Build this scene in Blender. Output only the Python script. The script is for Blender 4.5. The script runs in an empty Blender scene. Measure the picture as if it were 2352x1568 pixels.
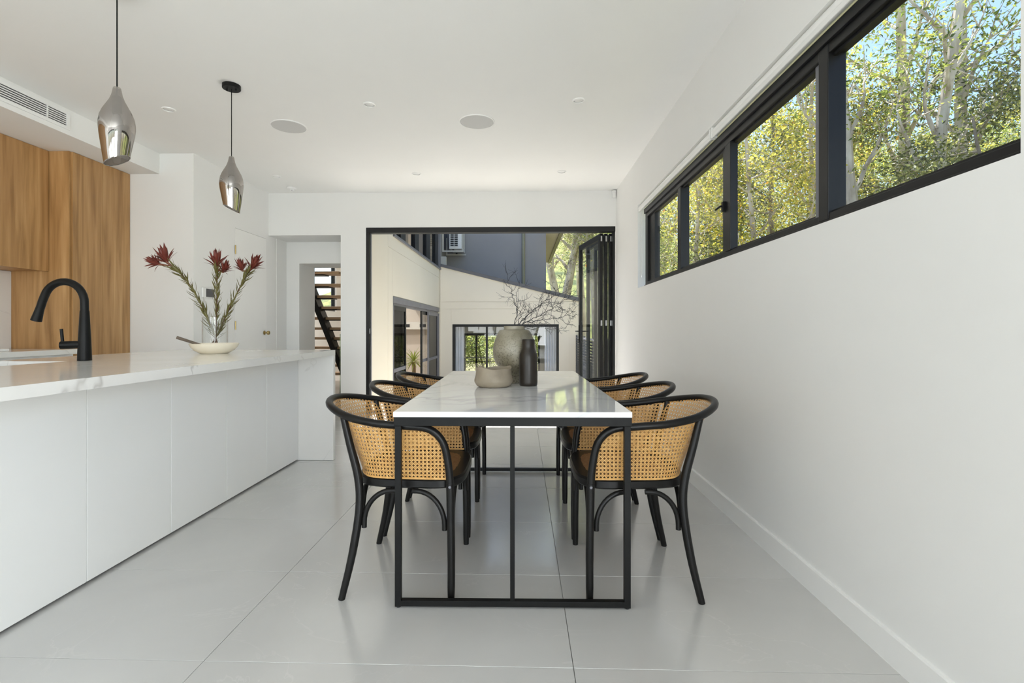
import bpy, bmesh, math, random
from mathutils import Vector, Matrix
# ------------------------------------------------------------------ camera, sky, sun, exposure
scene = bpy.context.scene
COL = scene.collection
cam = bpy.data.cameras.new('camera'); cam_o = bpy.data.objects.new('camera', cam); COL.objects.link(cam_o)
cam.sensor_width = 36.0; cam.lens = 36.0 * 1145.0 / 2352.0
cam.shift_x = 0.00415; cam.shift_y = -0.01233
cam.clip_start = 0.02; cam.clip_end = 400
cam_o.location = (0, 0, 1.085); cam_o.rotation_euler = (math.pi / 2, 0, math.radians(1.638))
scene.camera = cam_o
vs = scene.view_settings
vs.view_transform = 'Standard'; vs.look = 'None'; vs.gamma = 1.0; vs.use_curve_mapping = False
vs.exposure = 0.10
cy = scene.cycles
cy.use_denoising = True
cy.max_bounces = 12; cy.diffuse_bounces = 8; cy.glossy_bounces = 4; cy.transmission_bounces = 8; cy.transparent_max_bounces = 24
cy.sample_clamp_indirect = 6.0; cy.caustics_reflective = False; cy.caustics_refractive = False
world = bpy.data.worlds.new('sky'); scene.world = world; world.use_nodes = True
wn = world.node_tree; wn.nodes.clear()
wo = wn.nodes.new('ShaderNodeOutputWorld'); wb = wn.nodes.new('ShaderNodeBackground'); sk = wn.nodes.new('ShaderNodeTexSky')
sk.sky_type = 'NISHITA'; sk.sun_disc = False; sk.sun_elevation = math.radians(63); sk.sun_rotation = math.radians(-3)
sk.air_density = 1.0; sk.dust_density = 0.6; sk.ozone_density = 2.5
wn.links.new(sk.outputs[0], wb.inputs[0]); wn.links.new(wb.outputs[0], wo.inputs[0])
wb.inputs[1].default_value = 0.28

def light(name, kind, loc, direction, energy, color=(1, 1, 1), **kw):
    l = bpy.data.lights.new(name, kind); l.energy = energy; l.color = color
    for k, v in kw.items(): setattr(l, k, v)
    o = bpy.data.objects.new(name, l); COL.objects.link(o); o.location = loc
    o.rotation_euler = Vector(direction).to_track_quat('-Z', 'Y').to_euler()
    return o
SUN_FROM = Vector((-0.02, 0.45, 0.89))
light('sun', 'SUN', (0, 0, 20), -SUN_FROM, 16.0, (1.0, 0.97, 0.935), angle=math.radians(0.6))
# added area lamps that stand in for daylight at the two back openings
light('fill_lamp_back_1', 'AREA', (-2.95, -4.55, 1.3), (0.12, 1, 1.4), 150, (0.93, 0.97, 1.0), shape='RECTANGLE', size=2.5, size_y=2.3)
light('fill_lamp_back_2', 'AREA', (-0.25, -4.55, 1.3), (-0.35, 1, 1.4), 120, (0.93, 0.97, 1.0), shape='RECTANGLE', size=2.5, size_y=2.3)

light('fill_lamp_side', 'AREA', (1.55, -2.2, 1.25), (-1, 0.55, 0.35), 225, (0.93, 0.97, 1.0), shape='RECTANGLE', size=2.4, size_y=2.2)  # added area lamp outside the made-up side opening

# ------------------------------------------------------------------ materials
MATS = {}
def mat(name, col, rough=0.5, metal=0.0, spec=0.5, coat=0.0):
    m = bpy.data.materials.new(name); m.use_nodes = True
    b = m.node_tree.nodes['Principled BSDF']
    b.inputs['Base Color'].default_value = (*col, 1); b.inputs['Roughness'].default_value = rough
    b.inputs['Metallic'].default_value = metal; b.inputs['Specular IOR Level'].default_value = spec
    b.inputs['Coat Weight'].default_value = coat
    MATS[name] = m
    return m
def nodes(m): return m.node_tree.nodes, m.node_tree.links, m.node_tree.nodes['Principled BSDF']
def ramp(m, fac, stops, interp='LINEAR'):
    n, l, b = nodes(m); r = n.new('ShaderNodeValToRGB'); r.color_ramp.interpolation = interp
    e = r.color_ramp.elements
    while len(e) < len(stops): e.new(0.5)
    for k, (p, c) in enumerate(stops): e[k].position = p; e[k].color = (*c, 1)
    l.new(fac, r.inputs[0]); return r
def noise(m, scale, stretch=(1, 1, 1), detail=4, dist=0.0, rough=0.5, coord='pos'):
    n, l, b = nodes(m)
    if coord == 'pos': src = n.new('ShaderNodeNewGeometry').outputs['Position']
    else: src = n.new('ShaderNodeTexCoord').outputs['Object']
    mp = n.new('ShaderNodeMapping'); mp.inputs['Scale'].default_value = stretch; l.new(src, mp.inputs[0])
    t = n.new('ShaderNodeTexNoise'); t.inputs['Scale'].default_value = scale; t.inputs['Detail'].default_value = detail
    t.inputs['Distortion'].default_value = dist; t.inputs['Roughness'].default_value = rough
    l.new(mp.outputs[0], t.inputs['Vector']); return t.outputs[0]
def bump(m, fac, strength=0.1, dist=0.002):
    n, l, b = nodes(m); bp = n.new('ShaderNodeBump'); bp.inputs['Strength'].default_value = strength; bp.inputs['Distance'].default_value = dist
    l.new(fac, bp.inputs['Height']); l.new(bp.outputs[0], b.inputs['Normal'])
def mixc(m, fac, a, c, mode='MIX'):
    n, l, b = nodes(m); x = n.new('ShaderNodeMix'); x.data_type = 'RGBA'; x.blend_type = mode
    for s, v in ((0, fac), (6, a), (7, c)):
        if hasattr(v, 'is_linked'): l.new(v, x.inputs[s])
        elif s == 0: x.inputs[0].default_value = v
        else: x.inputs[s].default_value = (*v, 1)
    return x.outputs[2]
def mottled(name, c1, c2, scale, rough=0.5, stretch=(1, 1, 1), metal=0, lo=0.3, hi=0.7, bmp=0.0, dist=0.0, detail=4, coord='pos', spec=0.5):
    m = mat(name, c1, rough, metal, spec); f = noise(m, scale, stretch, detail, dist, coord=coord)
    r = ramp(m, f, [(lo, c1), (hi, c2)]); m.node_tree.links.new(r.outputs[0], nodes(m)[2].inputs['Base Color'])
    if bmp: bump(m, f, bmp)
    return m
def veined(name, base, cloud, vein, scale, rough, vein_w=0.02, vein_amt=0.5, cloud_scale=1.5, dist=1.0, coat=0.0, spec=0.5):
    m = mat(name, base, rough, coat=coat, spec=spec); n, l, b = nodes(m)
    c = ramp(m, noise(m, cloud_scale, detail=5, dist=0.6), [(0.35, base), (0.72, cloud)])
    v = noise(m, scale, detail=5, dist=dist, rough=0.55)
    vr = ramp(m, v, [(0.5 - vein_w, (0, 0, 0)), (0.5, (vein_amt,) * 3), (0.5 + vein_w, (0, 0, 0))])
    gate = ramp(m, noise(m, scale * 0.9 + 0.31, detail=2), [(0.45, (0, 0, 0)), (0.62, (1, 1, 1))])
    g = n.new('ShaderNodeMath'); g.operation = 'MULTIPLY'; l.new(vr.outputs[0], g.inputs[0]); l.new(gate.outputs[0], g.inputs[1])
    l.new(mixc(m, g.outputs[0], c.outputs[0], vein), b.inputs['Base Color'])
    return m
def glass(name, tint=(1, 1, 1), refl=1.0, ior=1.45, rough=0.0):
    m = bpy.data.materials.new(name); m.use_nodes = True; n = m.node_tree.nodes; l = m.node_tree.links; n.clear()
    o = n.new('ShaderNodeOutputMaterial'); t = n.new('ShaderNodeBsdfTransparent'); g = n.new('ShaderNodeBsdfGlossy')
    g.inputs['Roughness'].default_value = rough
    t.inputs[0].default_value = (*tint, 1); f = n.new('ShaderNodeLayerWeight'); f.inputs[0].default_value = 0.5
    pw = n.new('ShaderNodeMath'); pw.operation = 'POWER'; pw.inputs[1].default_value = 4.5; l.new(f.outputs['Facing'], pw.inputs[0])
    ad = n.new('ShaderNodeMath'); ad.operation = 'MULTIPLY_ADD'; ad.inputs[1].default_value = 0.9; ad.inputs[2].default_value = 0.04; l.new(pw.outputs[0], ad.inputs[0])
    mu = n.new('ShaderNodeMath'); mu.operation = 'MULTIPLY'; mu.inputs[1].default_value = refl; l.new(ad.outputs[0], mu.inputs[0])
    x = n.new('ShaderNodeMixShader'); l.new(mu.outputs[0], x.inputs[0]); l.new(t.outputs[0], x.inputs[1]); l.new(g.outputs[0], x.inputs[2])
    l.new(x.outputs[0], o.inputs[0]); MATS[name] = m; return m
def leafmat(name, stops, trans=0.45):
    m = bpy.data.materials.new(name); m.use_nodes = True; n = m.node_tree.nodes; l = m.node_tree.links; n.clear()
    o = n.new('ShaderNodeOutputMaterial'); g = n.new('ShaderNodeNewGeometry'); r = n.new('ShaderNodeValToRGB')
    e = r.color_ramp.elements
    while len(e) < len(stops): e.new(0.5)
    for k, (p, c) in enumerate(stops): e[k].position = p; e[k].color = (*c, 1)
    l.new(g.outputs['Random Per Island'], r.inputs[0])
    d = n.new('ShaderNodeBsdfPrincipled'); d.inputs['Roughness'].default_value = 0.45; l.new(r.outputs[0], d.inputs['Base Color'])
    t = n.new('ShaderNodeBsdfTranslucent'); l.new(r.outputs[0], t.inputs[0])
    x = n.new('ShaderNodeMixShader'); x.inputs[0].default_value = trans; l.new(d.outputs[0], x.inputs[1]); l.new(t.outputs[0], x.inputs[2])
    l.new(x.outputs[0], o.inputs[0]); MATS[name] = m; return m

mottled('white_wall', (0.775, 0.775, 0.765), (0.79, 0.79, 0.78), 2.0, 0.7)
mottled('ceiling_white', (0.82, 0.82, 0.805), (0.835, 0.835, 0.82), 2.0, 0.75)
mat('trim_white', (0.82, 0.82, 0.81), 0.35)
mottled('satin_white', (0.82, 0.82, 0.805), (0.83, 0.83, 0.82), 3.0, 0.38)
veined('floor_tile', (0.51, 0.505, 0.49), (0.57, 0.565, 0.55), (0.66, 0.65, 0.63), 1.6, 0.20, 0.008, 0.35, 1.3, 1.8, spec=0.85, coat=0.8)
nodes(MATS['floor_tile'])[2].inputs['Coat Roughness'].default_value = 0.16
mat('grout', (0.30, 0.295, 0.285), 0.9)
veined('worktop_stone', (0.80, 0.79, 0.765), (0.74, 0.725, 0.70), (0.36, 0.34, 0.32), 1.0, 0.12, 0.006, 0.75, 1.6, 0.5)
veined('table_marble', (0.87, 0.87, 0.865), (0.80, 0.80, 0.805), (0.45, 0.46, 0.48), 1.5, 0.05, 0.05, 0.55, 1.7, 1.5, coat=0.5)
mottled('black_metal', (0.006, 0.006, 0.0058), (0.009, 0.009, 0.0085), 8, 0.42, spec=0.16)
mottled('black_frame', (0.007, 0.007, 0.0075), (0.010, 0.010, 0.0105), 6, 0.38, spec=0.3)
mottled('black_wood', (0.006, 0.0056, 0.005), (0.010, 0.0095, 0.009), 22, 0.32, (1, 1, 0.15), bmp=0.04, spec=0.22)
mottled('grey_frame', (0.15, 0.15, 0.17), (0.18, 0.18, 0.20), 4, 0.45)
m = mat('oak_veneer', (0.45, 0.27, 0.12), 0.48)
gr = noise(m, 9.0, (2.2, 2.2, 0.14), 6, 0.35)
gr2 = noise(m, 1.6, (1.6, 1.6, 0.25), 3, 0.3)
c1 = ramp(m, gr, [(0.28, (0.31, 0.165, 0.055)), (0.5, (0.48, 0.275, 0.11)), (0.72, (0.61, 0.38, 0.175))])
c2 = ramp(m, gr2, [(0.35, (0.72, 0.66, 0.60)), (0.65, (1.0, 1.0, 1.0))])
m.node_tree.links.new(mixc(m, 0.85, c1.outputs[0], c2.outputs[0], 'MULTIPLY'), nodes(m)[2].inputs['Base Color'])
bump(m, gr, 0.05)
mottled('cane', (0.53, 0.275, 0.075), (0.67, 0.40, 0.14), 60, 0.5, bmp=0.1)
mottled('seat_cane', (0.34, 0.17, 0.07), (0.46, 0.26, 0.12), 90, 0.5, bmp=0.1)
mottled('beige_cladding', (0.74, 0.685, 0.58), (0.76, 0.71, 0.605), 1.2, 0.75, bmp=0.02)
mottled('grey_render', (0.36, 0.34, 0.335), (0.38, 0.36, 0.355), 1.5, 0.8)
mottled('roof_grey', (0.11, 0.11, 0.12), (0.13, 0.13, 0.14), 3, 0.6)
mottled('cream_soffit', (0.72, 0.66, 0.54), (0.74, 0.68, 0.57), 2, 0.7)
mottled('cream_metal', (0.68, 0.65, 0.58), (0.72, 0.69, 0.62), 5, 0.45)
mottled('gutter_olive', (0.30, 0.28, 0.19), (0.35, 0.33, 0.23), 5, 0.5)
mottled('tread_oak', (0.33, 0.21, 0.11), (0.42, 0.28, 0.16), 12, 0.5, (0.2, 2, 2))
mat('brass', (0.48, 0.36, 0.16), 0.3, 1.0)
mat('chrome', (0.75, 0.75, 0.76), 0.18, 1.0)
mat('steel', (0.5, 0.5, 0.5), 0.3, 1.0)
mat('plastic_white', (0.80, 0.80, 0.79), 0.35)
mat('dark_slot', (0.03, 0.03, 0.032), 0.7)
mat('speaker_grey', (0.58, 0.58, 0.57), 0.85)
mat('screen_dark', (0.09, 0.09, 0.095), 0.2)
mottled('warm_wall', (0.72, 0.64, 0.55), (0.74, 0.66, 0.57), 2, 0.8)
mottled('timber_floor', (0.34, 0.25, 0.17), (0.42, 0.32, 0.22), 6, 0.45, (0.3, 3, 1))
mottled('paving', (0.66, 0.64, 0.59), (0.72, 0.70, 0.65), 2.5, 0.8)
mottled('earth', (0.20, 0.17, 0.09), (0.13, 0.14, 0.05), 0.6, 0.95)
mottled('hill_forest', (0.05, 0.08, 0.02), (0.34, 0.36, 0.10), 0.9, 0.95, detail=10, lo=0.36, hi=0.66)
mottled('bark_pale', (0.36, 0.29, 0.22), (0.80, 0.74, 0.65), 5, 0.8, (1, 1, 0.4), bmp=0.3, coord='obj')
mottled('bark_grey', (0.17, 0.135, 0.10), (0.42, 0.36, 0.30), 6, 0.85, (1, 1, 0.4), bmp=0.4, coord='obj')
leafmat('leaf_yellow', [(0.0, (0.16, 0.19, 0.035)), (0.35, (0.42, 0.42, 0.07)), (0.7, (0.68, 0.62, 0.10)), (0.95, (0.80, 0.64, 0.10)), (1.0, (0.70, 0.28, 0.05))], 0.5)
leafmat('leaf_green', [(0.0, (0.07, 0.11, 0.03)), (0.4, (0.22, 0.29, 0.06)), (0.8, (0.46, 0.50, 0.12)), (1.0, (0.66, 0.64, 0.18))], 0.5)
leafmat('leaf_dark', [(0.0, (0.06, 0.075, 0.03)), (0.5, (0.14, 0.16, 0.05)), (1.0, (0.34, 0.36, 0.12))], 0.35)
leafmat('leaf_pale', [(0.0, (0.20, 0.24, 0.08)), (0.5, (0.50, 0.52, 0.20)), (1.0, (0.78, 0.72, 0.38))], 0.5)
glass('pane_glass', (0.98, 0.985, 0.98), 0.6)
glass('window_glass', (0.99, 0.99, 0.985), 0.3)
glass('vase_glass', (0.985, 0.99, 0.987), 1.0)
glass('rail_glass', (0.80, 0.88, 0.85), 1.0)
glass('fly_screen', (0.20, 0.205, 0.21), 0.5)
glass('sheer_fabric', (0.55, 0.56, 0.58), 0.0)

# ------------------------------------------------------------------ geometry helpers
def wloc(o):
    p = Vector((0, 0, 0))
    while o is not None: p = p + o.location; o = o.parent
    return p
class MB:
    def __init__(s): s.v = []; s.f = []
    def add(s, vs, fs):
        k = len(s.v); s.v += [tuple(p) for p in vs]; s.f += [tuple(i + k for i in q) for q in fs]; return s
    def box(s, a, b):
        (x0, y0, z0), (x1, y1, z1) = a, b
        return s.add([(x0, y0, z0), (x1, y0, z0), (x1, y1, z0), (x0, y1, z0), (x0, y0, z1), (x1, y0, z1), (x1, y1, z1), (x0, y1, z1)],
                     [(3, 2, 1, 0), (4, 5, 6, 7), (0, 1, 5, 4), (1, 2, 6, 5), (2, 3, 7, 6), (3, 0, 4, 7)])
    def quad(s, a, b, c, d): return s.add([a, b, c, d], [(0, 1, 2, 3)])
    def tube(s, pts, r, n=10, cap=True):
        pts = [Vector(p) for p in pts]; m = len(pts); rs = r if isinstance(r, (list, tuple)) else [r] * m
        up = None; vs = []
        for i, p in enumerate(pts):
            t = (pts[min(i + 1, m - 1)] - pts[max(i - 1, 0)])
            t = t.normalized() if t.length > 1e-9 else Vector((0, 0, 1))
            if up is None:
                up = Vector((0, 0, 1)) if abs(t.z) < 0.9 else Vector((1, 0, 0))
            a = (up - t * up.dot(t)); a = a.normalized() if a.length > 1e-6 else t.orthogonal().normalized()
            b = t.cross(a); up = a
            for k in range(n):
                q = 2 * math.pi * k / n; vs.append(p + (a * math.cos(q) + b * math.sin(q)) * rs[i])
        fs = [(i * n + k, i * n + (k + 1) % n, (i + 1) * n + (k + 1) % n, (i + 1) * n + k) for i in range(m - 1) for k in range(n)]
        if cap: fs += [tuple(range(n))[::-1], tuple((m - 1) * n + k for k in range(n))]
        return s.add(vs, fs)
    def lathe(s, prof, c=(0, 0, 0), n=32, fn=None):
        vs = []; m = len(prof)
        for (r, z) in prof:
            for k in range(n):
                q = 2 * math.pi * k / n; p = (r * math.cos(q), r * math.sin(q), z)
                if fn: p = fn(*p)
                vs.append((c[0] + p[0], c[1] + p[1], c[2] + p[2]))
        fs = [(i * n + k, i * n + (k + 1) % n, (i + 1) * n + (k + 1) % n, (i + 1) * n + k) for i in range(m - 1) for k in range(n)]
        if prof[0][0] > 1e-6: fs.append(tuple(range(n))[::-1])
        if prof[-1][0] > 1e-6: fs.append(tuple((m - 1) * n + k for k in range(n)))
        return s.add(vs, fs)
    def prism(s, poly, axis, a, b):           # polygon in the two other axes, extruded along axis 'x','y' or 'z'
        def P(p, t): return {'x': (t, p[0], p[1]), 'y': (p[0], t, p[1]), 'z': (p[0], p[1], t)}[axis]
        n = len(poly); vs = [P(p, a) for p in poly] + [P(p, b) for p in poly]
        return s.add(vs, [tuple(range(n))[::-1], tuple(range(n, 2 * n))] + [(k, (k + 1) % n, n + (k + 1) % n, n + k) for k in range(n)])
    def build(s, name, mt, parent=None, smooth=False, bev=0.0, base=None, fix=True):
        me = bpy.data.meshes.new(name)
        vs = [Vector(p) for p in s.v]
        if parent is None and base is None:
            xs = [p.x for p in vs]; ys = [p.y for p in vs]; zs = [p.z for p in vs]
            base = ((min(xs) + max(xs)) / 2, (min(ys) + max(ys)) / 2, min(zs))
        off = wloc(parent) if parent is not None else Vector(base)
        me.from_pydata([tuple(p - off) for p in vs], [], s.f)
        if fix or bev:
            bm = bmesh.new(); bm.from_mesh(me)
            bmesh.ops.recalc_face_normals(bm, faces=bm.faces)
            if bev: bmesh.ops.bevel(bm, geom=bm.edges[:], offset=bev, segments=2, affect='EDGES', profile=0.5, clamp_overlap=True)
            bm.to_mesh(me); bm.free()
        me.materials.append(MATS[mt] if isinstance(mt, str) else mt)
        if smooth:
            me.polygons.foreach_set('use_smooth', [True] * len(me.polygons)); me.set_sharp_from_angle(angle=math.radians(40))
        o = bpy.data.objects.new(name, me); COL.objects.link(o)
        if parent is not None: o.parent = parent
        else: o.location = off
        return o
def tag(o, label=None, cat=None, group=None, kind=None):
    for k, v in (('label', label), ('category', cat), ('group', group), ('kind', kind)):
        if v: o[k] = v
    return o
def thing(name, loc, label, cat, group=None):
    o = bpy.data.objects.new(name, None); COL.objects.link(o); o.location = loc; o.empty_display_size = 0.1
    return tag(o, label, cat, group)
def hold(name, loc, kind='structure', parent=None):
    o = bpy.data.objects.new(name, None); COL.objects.link(o); o.empty_display_size = 0.1
    if parent is not None: o.parent = parent
    else: o.location = loc; o['kind'] = kind
    return o
def box(name, a, b, mt, parent=None, bev=0.0): return MB().box(a, b).build(name, mt, parent, bev=bev)
def struct(name, mb, mt, label=None):
    o = mb.build(name, mt); o['kind'] = 'structure'
    if label: o['label'] = label
    return o
def dup(o, parent=None):
    c = o.copy(); COL.objects.link(c); c.parent = parent
    for ch in o.children: dup(ch, c)
    return c
def catmull(pts, n=8):
    P = [Vector(p) for p in pts]; P = [P[0] * 2 - P[1]] + P + [P[-1] * 2 - P[-2]]; out = []
    for i in range(1, len(P) - 2):
        for k in range(n):
            t = k / n; a, b, c, d = P[i - 1:i + 3]
            out.append(0.5 * ((2 * b) + (c - a) * t + (2 * a - 5 * b + 4 * c - d) * t * t + (3 * b - a - 3 * c + d) * t ** 3))
    return out + [P[-2]]

# ================================================================== THE ROOM
H = 2.85; XR = 1.2; YF = 6.4; XK = -4.5; YB = -4.2
fl = struct('floor', MB().box((XK, YB, -0.16), (XR, YF + 0.22, -0.007)).box((-4.6, YF + 0.22, -0.16), (-2.36, 11.4, -0.007)), 'grout', 'pale grey stone tile floor of the dining room')
def tiles(x0, x1, y0, y1, ys, xs):
    for i in range(len(xs) - 1):
        for j in range(len(ys) - 1):
            a, b = max(xs[i], x0) + 0.001, min(xs[i + 1], x1) - 0.001; c, d = max(ys[j], y0) + 0.001, min(ys[j + 1], y1) - 0.001
            if b - a < 0.02 or d - c < 0.02: continue
            MB().prism([(a, c), (b, c), (b, d), (a, d)], 'z', -0.0068, 0.0).build('floor_tile', 'floor_tile', fl, bev=0.0007)
tiles(XK, XR, YB, YF + 0.22, [0.4 + 0.6 * k for k in range(-8, 12)], [0.165 + 1.205 * k for k in range(-4, 3)])
tiles(-4.6, -2.36, YF + 0.22, 11.4, [0.4 + 0.6 * k for k in range(10, 20)], [0.165 + 1.205 * k for k in range(-4, 3)])
struct('ceiling', MB().box((XK, YB, H), (XR, YF, H + 0.15)), 'ceiling_white', 'flat white plasterboard ceiling')
WY0, WY1, WZ0, WZ1 = 1.235, 5.2, 1.508, 2.365
struct('wall_right', MB().box((XR, -0.9, 0), (XR + 0.22, YF + 0.22, WZ0)).box((XR, -0.9, WZ1), (XR + 0.22, YF + 0.22, H + 0.15)).box((XR, -0.9, WZ0), (XR + 0.22, WY0, WZ1)).box((XR, YB, 0), (XR + 0.22, -3.5, H + 0.15)).box((XR, -3.5, 2.45), (XR + 0.22, -0.9, H + 0.15)).box((XR, WY1, WZ0), (XR + 0.22, YF + 0.22, WZ1)), 'white_wall', 'white wall with a long high window strip')
struct('baseboard_right', MB().prism([(XR - 0.013, 0.0), (XR, 0.0), (XR, 0.104), (XR - 0.010, 0.104), (XR - 0.013, 0.099)], 'y', -0.9, YF), 'trim_white', 'white skirting board along the window wall')
DX0, DX1, DZ = -2.02, 1.192, 2.395
PX0, PX1, PZ = -3.3, -2.35, 2.30
struct('wall_far', MB().box((DX0, YF, DZ), (XR, YF + 0.22, H + 0.15)).box((PX1, YF, 0), (DX0, YF + 0.22, H + 0.15)).box((PX0 - 0.16, YF, PZ), (PX1, YF + 0.22, H + 0.15)).box((DX1, YF, 0), (XR, YF + 0.22, DZ)), 'white_wall', 'white end wall with folding door opening and passage')
# wall on the left with the flush door
LX = -3.3; dy0, dy1, dz1 = 5.644, 6.345, 2.245
struct('wall_left', MB().box((LX - 0.16, 4.92, 0), (LX, dy0 - 0.003, H)).box((LX - 0.16, dy1 + 0.003, 0), (LX, YF + 0.0, H)).box((LX - 0.16, dy0 - 0.003, dz1 + 0.003), (LX, dy1 + 0.003, H)), 'white_wall', 'white side wall holding the flush white door')
struct('wall_kitchen_end', MB().box((XK, 4.92, 0), (LX - 0.16, 5.1, H)), 'white_wall', 'white stub wall beside the tall oak cabinet')
d = hold('door_1', (LX, dy0, 0)); d['label'] = 'flush white door with brass hinges in the side wall'
box('door_leaf', (LX - 0.04, dy0, 0.008), (LX + 0.001, dy1, dz1), 'satin_white', d, 0.0015)
box('door_backing', (LX - 0.155, dy0 - 0.002, 0.002), (LX - 0.05, dy1 + 0.002, dz1 + 0.002), 'dark_slot', d)
for z in (1.997, 1.125, 0.25):
    MB().tube([(LX + 0.006, dy0 - 0.001, z - 0.05), (LX + 0.006, dy0 - 0.001, z + 0.05)], 0.0075, 10).build('hinge', 'brass', d, True)
k = MB(); k.lathe([(0.0, 0.0), (0.026, 0.0), (0.026, 0.008), (0.011, 0.012), (0.011, 0.034), (0.024, 0.042), (0.027, 0.056), (0.022, 0.068), (0.0, 0.072)], n=24)
k.v = [(LX + 0.001 + p[2], 6.29 + p[0], 1.035 + p[1]) for p in k.v]; k.build('door_knob', 'brass', d, True)
struct('wall_kitchen', MB().box((XK - 0.15, YB, 0), (XK, 5.1, H + 0.15)), 'white_wall', 'kitchen side wall behind the cabinets')
bw = MB().box((XK, YB - 0.2, 0), (-4.25, YB, H)).box((-1.65, YB - 0.2, 0), (-1.55, YB, H)).box((1.05, YB - 0.2, 0), (XR, YB, H)).box((-4.25, YB - 0.2, 2.5), (1.05, YB, H))
struct('wall_back', bw, 'white_wall', 'white wall behind the viewer with two added glazed openings')
for i, (a, b) in enumerate(((-4.25, -1.65), (-1.55, 1.05))):
    w = hold('window_%d' % (i + 3), (a, YB, 0)); w['label'] = 'added tall black framed glazing behind the viewer, ' + ('kitchen side' if i == 0 else 'dining side')  # unseen glazing, put in to brighten the room from behind
    for q in range(4):
        x = a + (b - a - 0.06) * q / 3; box('mullion', (x, YB - 0.12, 0), (x + 0.06, YB - 0.06, 2.5), 'black_frame', w)
        if q < 3: box('glass_pane', (x + 0.06, YB - 0.094, 0.06), (a + (b - a - 0.06) * (q + 1) / 3, YB - 0.088, 2.44), 'pane_glass', w)
    box('frame_head', (a, YB - 0.12, 2.44), (b, YB - 0.06, 2.5), 'black_frame', w); box('frame_sill', (a, YB - 0.12, 0), (b, YB - 0.06, 0.06), 'black_frame', w)
w = hold('window_7', (XR + 0.1, -2.2, 0)); w['label'] = 'added glazed side opening behind the viewer'  # unseen opening, put in to light the island and left wall
for y in (-3.5, -2.23, -0.96): box('mullion', (XR + 0.08, y, 0), (XR + 0.14, y + 0.06, 2.45), 'black_frame', w)
for a, b in ((-3.44, -2.23), (-2.17, -0.96)): box('glass_pane', (XR + 0.107, a, 0.06), (XR + 0.113, b, 2.39), 'pane_glass', w)
for z in (0.0, 2.39): box('frame_rail', (XR + 0.08, -3.44, z), (XR + 0.14, -0.96, z + 0.06), 'black_frame', w)
struct('bulkhead', MB().box((XK, YB, 2.645), (-3.65, 4.92, H)), 'ceiling_white', 'white boxed bulkhead over the kitchen cabinets')
# roofs over the house (keep the sun off the plasterboard)
struct('roof', MB().box((XK - 0.5, YB - 0.5, H + 0.15), (XR + 0.5, 7.0, H + 0.4)), 'roof_grey', 'flat grey roof over the dining room')

# ------------------------------------------------------------------ right window strip
w = hold('window_1', (1.27, 3.2, WZ0)); w['label'] = 'long black framed strip window high on the white wall'
fx0, fx1 = 1.245, 1.315
box('frame_sill', (fx0, WY0, WZ0), (fx1, WY1 - 0.13, 1.556), 'black_frame', w, 0.003)
box('frame_sill_step', (fx0 - 0.012, WY0, WZ0), (fx0, WY1 - 0.13, 1.527), 'black_frame', w, 0.002)
box('frame_head', (fx0, WY0, 2.205), (fx1, WY1 - 0.13, 2.29), 'black_frame', w, 0.003)
box('frame_head_step', (fx0 - 0.015, WY0, 2.245), (fx0, WY1 - 0.13, 2.29), 'black_frame', w, 0.002)
box('frame_jamb', (fx0, WY1 - 0.215, 1.556), (fx1, WY1 - 0.13, 2.205), 'black_frame', w, 0.003)
box('frame_jamb', (fx0, WY0, 1.556), (fx1, WY0 + 0.02, 2.205), 'black_frame', w, 0.003)
cols = [(4.83, 4.985), (3.965, 4.045), (3.0, 3.09), (3.095, 3.17), (2.05, 2.17)]
box('mullion', (fx0 + 0.02, 4.79, 1.556), (fx1, 4.985, 2.205), 'black_frame', w, 0.003)
box('mullion', (fx0, 3.955, 1.556), (fx1, 4.03, 2.205), 'black_frame', w, 0.003)
box('meeting_stile', (fx0 - 0.006, 3.005, 1.556), (fx1 - 0.03, 3.085, 2.205), 'black_frame', w, 0.003)
box('meeting_stile', (fx0 + 0.012, 3.088, 1.556), (fx1 - 0.012, 3.16, 2.205), 'black_frame', w, 0.003)
box('mullion', (fx0 - 0.004, 2.06, 1.530), (fx1, 2.125, 2.245), 'black_frame', w, 0.003)
box('mullion', (fx0 + 0.012, 2.126, 1.556), (fx1 - 0.01, 2.175, 2.205), 'grey_frame', w, 0.003)
for a, b in ((WY0 + 0.02, 2.06), (2.175, 3.005), (3.16, 3.955), (4.03, 4.79)):
    box('glass_pane', (1.279, a, 1.556), (1.285, b, 2.205), 'window_glass', w)
    box('glazing_bead', (1.262, a, 2.192), (1.278, b, 2.205), 'black_frame', w); box('glazing_bead', (1.262, a, 1.556), (1.278, b, 1.568), 'black_frame', w)
lk = MB().box((1.222, 3.07, 1.80), (1.24, 3.095, 1.86)); lk.tube([(1.23, 3.08, 1.83), (1.215, 3.09, 1.835), (1.205, 3.14, 1.825)], 0.006, 8); lk.build('window_latch', 'black_metal', w)
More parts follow.
